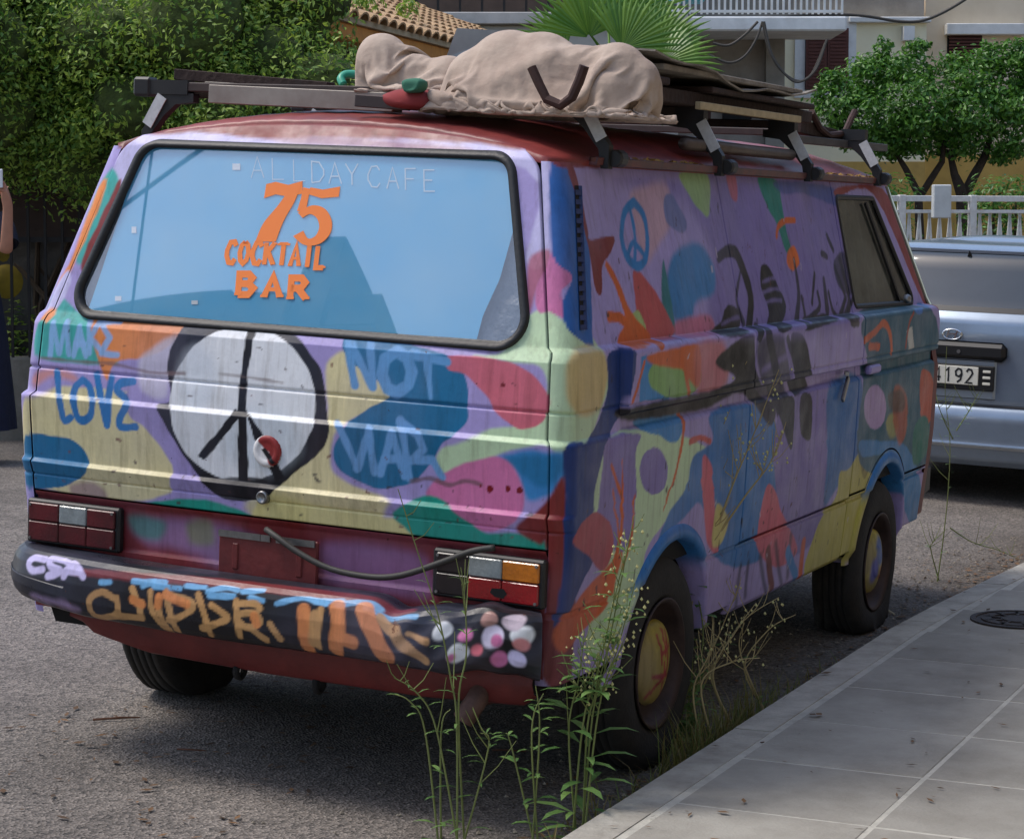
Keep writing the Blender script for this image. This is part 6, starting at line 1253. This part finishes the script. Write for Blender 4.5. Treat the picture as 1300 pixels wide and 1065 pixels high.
fork('iron_fork', [[g_(675, 86), g_(684, 106), g_(694, 126), g_(712, 134), g_(726, 124), g_(735, 104), g_(742, 84)]], .014, 'rusty V shaped iron fork standing in front of the canvas bundle')
h_ = lambda x, y: tuple(vplane(x, y, 0, .62))
fork('iron_fork', [[h_(1030, 142), h_(1040, 162), h_(1052, 172), h_(1072, 170), h_(1080, 152), h_(1085, 142)]], .014, 'rusty V shaped iron fork on the grey rail above the cab')
plank('timber_beam', (1010, 160, 0, .58), (1072, 178, 0, .60), .05, .05, wood, 'short dark beam under the forward iron fork', 'beam')
# canvas bundle
canM = mat('dirty_canvas', (188, 170, 154), .9, noise=.7, nscale=4, col2=(146, 124, 110), bump=.3, bscale=26)
def bundle(outline, yc, depth, seed, name, m, par=None, folds=10):
    P = np.array([vplane(x, y, 1, yc)[[0, 2]] for x, y in outline]); P = catmull(P, True, 8); c = np.array([P[:, 0].mean(), P[:, 1].mean()*.55+P[:, 1].min()*.45]); n = len(P); R = np.random.default_rng(seed)
    ph = np.concatenate([np.linspace(-pi/2, pi/2, 41)]); F_ = [(R.uniform(5, 16), R.uniform(-9, 9), R.uniform(0, 6), R.uniform(.4, 1)) for _ in range(folds)]
    rows = []
    for a in ph:
        k = abs(cos(a))**.55; row = []
        for i, p in enumerate(P):
            q = c+(p-c)*k; y = yc+depth*np.sign(sin(a))*abs(sin(a))**.8
            f = 0; nv_ = Vector((q[0]*3.1+seed, y*3.1, q[1]*4.2)); rm_ = mnoise.ridged_multi_fractal(nv_, .9, 2.1, 4, 1.0, 1.6); rm2 = mnoise.noise(nv_*.7)
            for (fx, fz, p0, w_) in F_:
                s_ = sin(q[0]*fx+q[1]*fz*1.3+y*fx*.7+p0+1.2*sin(q[0]*fx*.45+q[1]*5)); f += w_*(1-abs(s_)**.6)
            f = (f/folds-.35)*.05*abs(cos(a))+rm2*.03*abs(cos(a))
            row.append((q[0]+f*.25*(q[0]-c[0])/.4, y-f*(1 if sin(a) < .2 else -1)*abs(sin(a)), q[1]+f*.55*max(0, (q[1]-c[1])/.12+.2)))
        row.append(row[0]); rows.append(row)
    G = np.array(rows); G[..., 2] = np.maximum(G[..., 2], 1.905)
    return G
loc = (.3, .5, 1.93); TB = empty('canvas_bundle', 'bulky folded dirty beige canvas bundle lying on the van roof', 'tarpaulin', vm_at(loc))
def vor(nm, sc, met='DISTANCE'):
    t = bpy.data.textures.new(nm, 'VORONOI'); t.noise_scale = sc; t.weight_1 = -1.; t.weight_2 = 1.; return t
def cloth(o, vox=.008, a=.07, b=.022):
    r = o.modifiers.new('remesh', 'REMESH'); r.mode = 'VOXEL'; r.voxel_size = vox; r.use_smooth_shade = True
    for nm, sc, st in (('crumple', .22, a), ('crease', .09, b)):
        d = o.modifiers.new(nm, 'DISPLACE'); d.texture = vor(nm, sc); d.strength = st; d.mid_level = .12; d.texture_coords = 'LOCAL'
    sm = o.modifiers.new('soften', 'SMOOTH'); sm.iterations = 3; sm.factor = .5
    t = bpy.data.textures.new('fold', 'MUSGRAVE'); t.musgrave_type = 'RIDGED_MULTIFRACTAL'; t.noise_scale = .20; t.octaves = 2.2; t.lacunarity = 2.2; t.dimension_max = 1.1; t.offset = .9; t.gain = 1.4
    d = o.modifiers.new('fold', 'DISPLACE'); d.texture = t; d.strength = .030; d.mid_level = .5; d.texture_coords = 'LOCAL'
    sm = o.modifiers.new('soften_folds', 'SMOOTH'); sm.iterations = 1; sm.factor = .4
def add_bundle(nm, G, m=canM): o = grid_mesh(nm, G-np.array(loc), m, TB, None, None, None, True, True); cloth(o); return o
def drape(obst, x0, x1, y0, y1, sx, sy, nx, ny, floor, seed, steps=150):
    """a stiff sheet, larger than the space it is bundled into, settles in folds over the lumps beneath"""
    R = np.random.default_rng(seed); u = np.linspace(0, 1, nx); v = np.linspace(0, 1, ny); U, V = np.meshgrid(u, v)
    P = np.stack([x0+(x1-x0)*U, y0+(y1-y0)*V, np.full(U.shape, floor+.34)], -1)
    for _ in range(9):
        kx, ky, p0 = R.uniform(-9, 9), R.uniform(-9, 9), R.uniform(0, 6); P[..., 2] += .016*np.sin(kx*U+ky*V+p0); P[..., 1] += .012*np.sin(ky*U*1.4-kx*V+p0)
    Q = P.copy(); lx, ly = sx/(nx-1), sy/(ny-1); O = np.array(obst)
    def sat(A, B, L, k):
        d = B-A; n = np.linalg.norm(d, axis=-1, keepdims=True)+1e-9; c = d*(.5*k*(n-L)/n); A += c; B -= c
    for st in range(steps):
        vel = (P-Q)*.90; Q = P.copy(); P = P+vel; P[..., 2] -= .0011
        hit = np.zeros((ny, nx, 1), bool)
        for it in range(9):
            for o in (0, 1):
                sat(P[:, o:nx-1:2], P[:, o+1:nx:2], lx, 1.) if P[:, o:nx-1:2].shape == P[:, o+1:nx:2].shape else sat(P[:, o:nx-1:2][:, :P[:, o+1:nx:2].shape[1]], P[:, o+1:nx:2], lx, 1.)
                sat(P[o:ny-1:2][:P[o+1:ny:2].shape[0]], P[o+1:ny:2], ly, 1.)
            for o in (0, 1): sat(P[o:-1:2, :-1][:P[o+1::2, 1:].shape[0]], P[o+1::2, 1:], np.hypot(lx, ly), .6); sat(P[o:-1:2, 1:][:P[o+1::2, :-1].shape[0]], P[o+1::2, :-1], np.hypot(lx, ly), .6)
            k = 4
            for o in range(0, 2*k, k):
                A, B = P[:, o:nx-k:2*k], P[:, o+k:nx:2*k]; m = min(A.shape[1], B.shape[1]); sat(A[:, :m], B[:, :m], lx*k*.93, .35)
                A, B = P[o:ny-k:2*k], P[o+k:ny:2*k]; m = min(A.shape[0], B.shape[0]); sat(A[:m], B[:m], ly*k*.93, .35)
            for (cx, cy_, cz, r) in O:
                d = P-np.array([cx, cy_, cz]); n = np.linalg.norm(d, axis=-1, keepdims=True); hit |= n < r*1.01; P = np.where(n < r, np.array([cx, cy_, cz])+d/np.maximum(n, 1e-6)*r, P)
            P[..., 2] = np.maximum(P[..., 2], floor); P[..., 0] = np.clip(P[..., 0], x0-.02, x1+.02); P[..., 1] = np.clip(P[..., 1], y0-.03, y1+.03)
        Q = np.where(hit, P*.85+Q*.15, Q)
    return P
def lump(px, py, r, yv): q = vplane(px, py, 1, yv); return (q[0], yv, q[2]-r*.9, r)
main = [lump(610, 66, .10, .50), lump(650, 44, .13, .52), lump(690, 46, .12, .52), lump(735, 62, .11, .50), lump(785, 58, .09, .50), lump(812, 76, .06, .50), lump(640, 100, .09, .42), lump(720, 100, .10, .44), lump(770, 92, .07, .42)]+[lump(700-140*t, 62+66*t, .045+.012*t, .42-.07*t) for t in np.linspace(0, 1, 9)]
left = [lump(486, 46, .085, .54), lump(476, 66, .07, .54), lump(500, 66, .08, .54), lump(530, 72, .08, .54), lump(570, 74, .08, .54)]
def add_cloth(nm, G):
    o = grid_mesh(nm, G-np.array(loc), canM, TB, None, None, None, True); sb = o.modifiers.new('sub', 'SUBSURF'); sb.levels = 1; sb.render_levels = 1; so_ = o.modifiers.new('thick', 'SOLIDIFY'); so_.thickness = .005; so_.offset = -1; return o
xa, xb = vplane(552, 130, 1, .4)[0], vplane(828, 76, 1, .5)[0]; add_cloth('canvas', drape(main, xa, xb, .33, .70, 1.16, 1.06, 96, 84, 1.912, 5, 170))
xa, xb = vplane(462, 80, 1, .5)[0], vplane(604, 80, 1, .5)[0]; add_cloth('canvas_flap', drape(left, xa, xb, .42, .68, .62, .62, 52, 52, 1.97, 9))
rg = mat('red_cloth', (150, 58, 58), .9, noise=.5, nscale=8, col2=(110, 36, 40)); G = bundle([(490, 120), (512, 112), (540, 112), (556, 122), (552, 138), (520, 140), (496, 134)], .36, .08, 5, 'red_cloth', rg, None, 5)
o = grid_mesh('red_cloth', G-np.array((.1, .36, 1.93)), rg, None, None, None, None, True, True); o.matrix_world = vm_at((.1, .36, 1.93)); tag(o, 'faded red cloth squeezed under the canvas bundle', 'cloth')
G = bundle([(514, 104), (528, 100), (540, 104), (536, 116), (518, 118)], .30, .03, 6, 'green_cloth', rg, None, 4); gm = mat('green_cloth_dye', (56, 110, 88), .9); o = grid_mesh('green_cloth', G-np.array((.1, .30, 1.95)), gm, None, None, None, None, True, True); o.matrix_world = vm_at((.1, .30, 1.95)); tag(o, 'scrap of green cloth beside the red cloth', 'cloth')
hpts = [vplane(x, y, 1, yy) for x, y, yy in ((436, 108, .55), (433, 100, .56), (440, 95, .58), (455, 96, .60), (466, 103, .60), (472, 112, .58))]; mb = MB(); mb.tube(catmull(hpts, False, 5), .013, 8); vt('garden_hose', mb, mat('green_hose', (58, 160, 128), .4), tuple(hpts[0]), 'curl of green garden hose by the canvas bundle', 'hose', None, True)
cA = vplane(606, 72, 1, .95); mb = MB(); vs = [vplane(x, y, 1, yy) for x, y, yy in ((566, 74, .85), (580, 36, .85), (648, 40, .90), (650, 76, .90), (572, 74, 1.15), (592, 40, 1.15), (658, 44, 1.2), (656, 76, 1.2))]
mb.add([tuple(v) for v in vs], [(0, 1, 2, 3), (1, 5, 6, 2), (0, 4, 5, 1), (3, 2, 6, 7), (4, 7, 6, 5), (0, 3, 7, 4)]); vt('metal_box', mb, mat('galvanised_sheet', (150, 156, 162), .4, .6, noise=.4, nscale=8), (cA[0], cA[1], 2.03), 'grey sheet metal box behind the canvas bundle', 'metal box')
# leaf litter lodged in the gutter
mb = MB()
for i in range(260):
    y = RNG.choice([RNG.uniform(.5, 1.3), RNG.uniform(2.4, 3.4)]); p = Vector((.758+yjit(.012), y, 1.795+abs(yjit(.012)))); d = Vector((yjit(1), yjit(1), yjit(.4))).normalized()*.012; e = d.orthogonal().normalized()*.004; mb.add([p-d, p+e, p+d, p-e], [(0, 1, 2, 3)])
o = vt('gutter_litter', mb, mat('dry_straw', (176, 140, 72), .9, island=1., col2=(90, 62, 30)), (.76, 1.9, 1.79), 'dry straw and leaves lodged in the roof gutter', 'litter'); o['kind'] = 'stuff'

# ================================================================ weeds and litter along the kerb
weedM = leaf_mat('weed_leaf', (126, 160, 88), (78, 116, 58), .5, .35); stalkM = mat('weed_stalk', (112, 122, 66), .7); dryM = mat('dry_stalk', (164, 148, 104), .8); flM = mat('weed_flower', (190, 186, 126), .7)
def gpt_(px, py): 
    z = -.01
    for _ in range(4): p = on_z(px, py, z); z = zg(p[0]) if p[0] < 1.08 else .1
    return p
def at_y(px, py, base): return on_plane(px, py, base, (fw[0], fw[1], 0))
def weed(name, label, stems, leaves=0, lsize=.07, flowers=0, dry=False, twigs=0, lasp=.22, group=None, base=None):
    """stems: lists of photo points; the first is the root on the ground"""
    b = gpt_(*stems[0][0]) if base is None else np.array([base[0], base[1], zg(base[0])]); root = empty(name, label, 'weed', Matrix.Translation(Vector(b)), group)
    for si, st in enumerate(stems):
        P = [Vector(at_y(x, y, b))-Vector(b)+Vector((0, .0 if base is not None else .03*si, 0)) for x, y in st]; P = ([Vector((yjit(.03), yjit(.03), 0))]+P[1:]) if base is not None else P; Q = [Vector(q) for q in catmull([tuple(p) for p in P], False, 6)]; n = len(Q)
        mb = MB(); mb.tube(Q, list(np.linspace(.0032 if not dry else .0042, .0012, n)), 5); 
        for k in range(twigs):
            t = random.uniform(.35, .95); q = Q[int(t*(n-1))]; L_ = .16*(1.2-t); d = Vector((random.uniform(-1, 1), random.uniform(-.6, .6), random.uniform(.4, 1))).normalized(); mb.tube([q, q+d*L_*.5, q+d*L_+Vector((0, 0, .02))], [.0018, .0014, .0009], 4)
        mb.build('stem', dryM if dry else stalkM, root)
        if leaves:
            pos = []; nr = []; ml = MB()
            for k in range(leaves):
                t = random.uniform(.02, .92); q = Q[int(t*(n-1))]; a = random.uniform(0, 2*pi); d = Vector((cos(a), sin(a), .45)).normalized(); L_ = lsize*(1.25-t*.8)*random.uniform(.7, 1.2); sd_ = d.cross(Vector((0, 0, 1))).normalized()*L_*lasp*.5
                dr = Vector((0, 0, -.35*L_)); ml.add([q, q+d*L_*.4+sd_+dr*.1, q+d*L_*.4-sd_+dr*.1, q+d*L_*.75+sd_*.7+dr*.5, q+d*L_*.75-sd_*.7+dr*.5, q+d*L_+dr], [(0, 1, 2), (1, 3, 4, 2), (3, 5, 4)])
            ml.build('leaves', weedM, root)
        if flowers:
            mf = MB()
            for k in range(flowers):
                t = random.uniform(.55, 1.); q = Q[int(t*(n-1))]+Vector((yjit(.045), yjit(.03), yjit(.03))); s_ = random.uniform(.003, .0055)
                mf.add([q+Vector((s_, 0, 0)), q+Vector((0, s_, 0)), q+Vector((-s_, 0, 0)), q+Vector((0, -s_, 0)), q+Vector((0, 0, s_*1.4)), q+Vector((0, 0, -s_))], [(0, 1, 4), (1, 2, 4), (2, 3, 4), (3, 0, 4), (1, 0, 5), (2, 1, 5), (3, 2, 5), (0, 3, 5)])
            mf.build('flower_heads', flM, root)['kind'] = 'stuff'
    return root
weed('leafy_weed', 'tall leafy weed with pale yellow flower heads beside the rear wheel', [[(722, 985), (740, 920), (762, 840), (780, 760), (800, 680)], [(735, 985), (760, 900), (785, 820), (806, 740)], [(712, 985), (722, 930), (735, 860), (742, 800)], [(745, 985), (752, 910), (768, 850), (790, 790)], [(728, 985), (745, 930), (756, 880), (772, 820), (790, 730), (805, 655)]], 24, .12, 30, False, 8, .2, None, (1.0, -.05))
weed('leafy_weed', 'short leafy weed with narrow leaves under the bumper corner', [[(690, 985), (685, 930), (680, 870)], [(672, 985), (675, 930), (690, 880)], [(660, 985), (650, 950), (642, 930)]], 14, .07, base=(.97, -.22))
weed('leafy_weed', 'thin green weed rising in front of the tail lamp', [[(588, 985), (580, 920), (572, 860), (556, 780), (530, 700), (505, 620)], [(588, 985), (582, 900), (592, 830), (590, 760), (585, 720)], [(575, 985), (555, 930), (530, 880), (500, 860)], [(600, 985), (620, 950), (610, 930)]], 12, .07, 0, False, 5, .14, None, (.80, -.35))
weed('leafy_weed', 'sparse green weed with bare stalks near the exhaust pipe', [[(545, 985), (540, 930), (520, 890), (495, 880)], [(552, 985), (560, 930), (572, 900)]], 9, .06, base=(.74, -.36))
weed('dry_weed', 'tall dry branching weed leaning over the sill ahead of the rear wheel', [[(838, 935), (858, 850), (880, 760), (905, 670), (915, 600), (910, 520), (912, 440)], [(900, 690), (925, 620), (950, 560), (985, 470)], [(905, 680), (940, 630), (970, 590), (985, 550)], [(903, 680), (885, 600), (880, 570)], [(912, 560), (900, 500), (895, 480)]], 0, .05, 26, True, 12)
weed('dry_weed', 'dry grey stalk leaning from the gutter towards the sill', [[(868, 925), (890, 860), (915, 800), (940, 740)], [(868, 925), (900, 850), (940, 790), (985, 760)]], 10, .05, 10, True, 6)
weed('leafy_weed', 'broad leaved weed against the rear tyre', [[(850, 945), (852, 900), (848, 850)], [(855, 945), (866, 890), (880, 850)], [(845, 945), (838, 910), (830, 890)], [(858, 945), (880, 820), (870, 740), (880, 700)], [(850, 945), (862, 860), (858, 790)]], 24, .085, 0, False, 2, .42)
weed('thin_weed', 'thin wiry weed standing between the van and the silver car', [[(1190, 738), (1198, 680), (1204, 620), (1206, 560), (1200, 500), (1202, 440)], [(1190, 738), (1180, 700), (1182, 690), (1200, 672)], [(1202, 672), (1230, 690), (1262, 700), (1290, 712)], [(1204, 560), (1190, 530), (1180, 500)], [(1206, 550), (1225, 520), (1235, 500)]], 8, .045, 0, False, 5, .2)
for k, (bx_, by_, st, lab) in enumerate(((1.03, 1.15, [[(0, 0), (905, 860), (935, 800), (960, 765)], [(0, 0), (900, 850), (915, 800)]], 'wispy dry stalk in the gutter beside the sill'), (1.04, 1.45, [[(0, 0), (945, 850), (975, 800), (1010, 780)], [(0, 0), (940, 830), (945, 790)]], 'bent dry stalk in the gutter midway between the wheels'), (1.02, .95, [[(0, 0), (880, 880), (900, 830), (905, 790)], [(0, 0), (890, 870), (930, 840), (965, 835)]], 'forked dry stalk in the gutter just ahead of the rear tyre'))):
    weed('dry_weed', lab, st, 5, .05, 8, True, 5, base=(bx_, by_))
# rough grass in the gutter
ga = MB()
def blade(b, h, lean):
    a = random.uniform(0, 2*pi); d = Vector((cos(a), sin(a), 0)); s_ = Vector((-sin(a), cos(a), 0))*.0022; b = Vector(b); ga.add([b-s_, b+s_, b+d*lean*.35+Vector((0, 0, h*.6))+s_*.8, b+d*lean*.35+Vector((0, 0, h*.6))-s_*.8, b+d*lean+Vector((0, 0, h))], [(0, 1, 2, 3), (3, 2, 4)])
for i in range(1700):
    y = random.choice([random.gauss(.95, .28), random.gauss(1.15, .4), random.uniform(-.4, 2.6), random.gauss(.1, .3)]); x = min(1.07, 1.05-abs(random.gauss(0, .06))); dens = .15 if y > 1.9 else (.25 if y < .45 else .7)
    if random.random() > dens: continue
    blade((x, y, zg(x)), random.uniform(.04, .2)*(1 if .6 < y < 1.5 else .5), random.uniform(.02, .14))
o = ga.build('gutter_grass', leaf_mat('grass_blade', (96, 112, 50), (130, 112, 66), .6, .3)); tag(o, 'rough green and dry grass growing in the gutter', 'grass', kind='stuff')
li = MB()
for i in range(1500):
    y = random.uniform(-1.5, 5.5); x = 1.06-abs(random.gauss(0, .16)); z = zg(x)+.004
    if random.random() < .10: x = random.uniform(1.1, 2.0); z = .104
    elif random.random() < .18: x, y = random.uniform(-1., .2), random.uniform(-.6, 1.2); z = zg(x)+.004
    a = random.uniform(0, 6.3); s_ = random.uniform(.008, .024); d = Vector((cos(a), sin(a), yjit(.12)))*s_; e = Vector((-sin(a), cos(a), yjit(.2)))*s_*random.uniform(.15, .5); p = Vector((x, y, z+.002+abs(d.z)+abs(e.z))); li.add([p-d, p+e, p+d, p-e], [(0, 1, 2), (0, 2, 3)])
o = li.build('leaf_litter', mat('dead_leaf', (120, 88, 56), .9, island=1., col2=(64, 48, 34))); tag(o, 'dead leaves and grit scattered along the gutter', 'leaf litter', kind='stuff')
gr = MB()
for i in range(900):
    y = random.uniform(-.5, 6); x = 1.06-abs(random.gauss(0, .35)); s_ = random.uniform(.003, .010); p = Vector((x, y, zg(x)+s_*.3)); gr.add([p+Vector(v)*s_*random.uniform(.7, 1.2) for v in ((1, 0, 0), (0, 1, 0), (-1, 0, 0), (0, -1, 0), (0, 0, .8))], [(0, 1, 4), (1, 2, 4), (2, 3, 4), (3, 0, 4)])
o = gr.build('grit', mat('pale_grit', (150, 140, 124), .9, island=1., col2=(90, 82, 72))); tag(o, 'loose stones and grit on the road edge', 'grit', kind='stuff')
def twig(p0, p1, r, m, lab):
    A, B = Vector(gpt_(*p0)), Vector(gpt_(*p1)); A.z += r+.003; B.z += r+.003; mid = (A+B)/2+Vector((yjit(.01), yjit(.01), .003)); mb = MB(); mb.tube([A-A, mid-A, B-A], [r, r, r*.6], 5); o = mb.build('twig', m); o.location = A; tag(o, lab, 'twig')
tw = mat('brown_twig', (96, 62, 44), .8); twig((888, 946), (945, 934), .006, tw, 'thick reddish brown twig on the kerb by the rear wheel'); twig((918, 954), (970, 944), .003, tw, 'thin crooked twig on the kerb beside the thick twig'); twig((118, 916), (178, 913), .004, tw, 'thin brown twig on the asphalt behind the van'); twig((625, 954), (668, 956), .003, tw, 'small twig on the dark asphalt under the bumper'); twig((225, 953), (262, 955), .003, tw, 'faint twig on the asphalt further from the tyre')
tw2 = mat('dry_leaf_stick', (196, 180, 150), .8); twig((1120, 772), (1136, 782), .005, tw2, 'pale curled dry leaf by the flat front tyre')
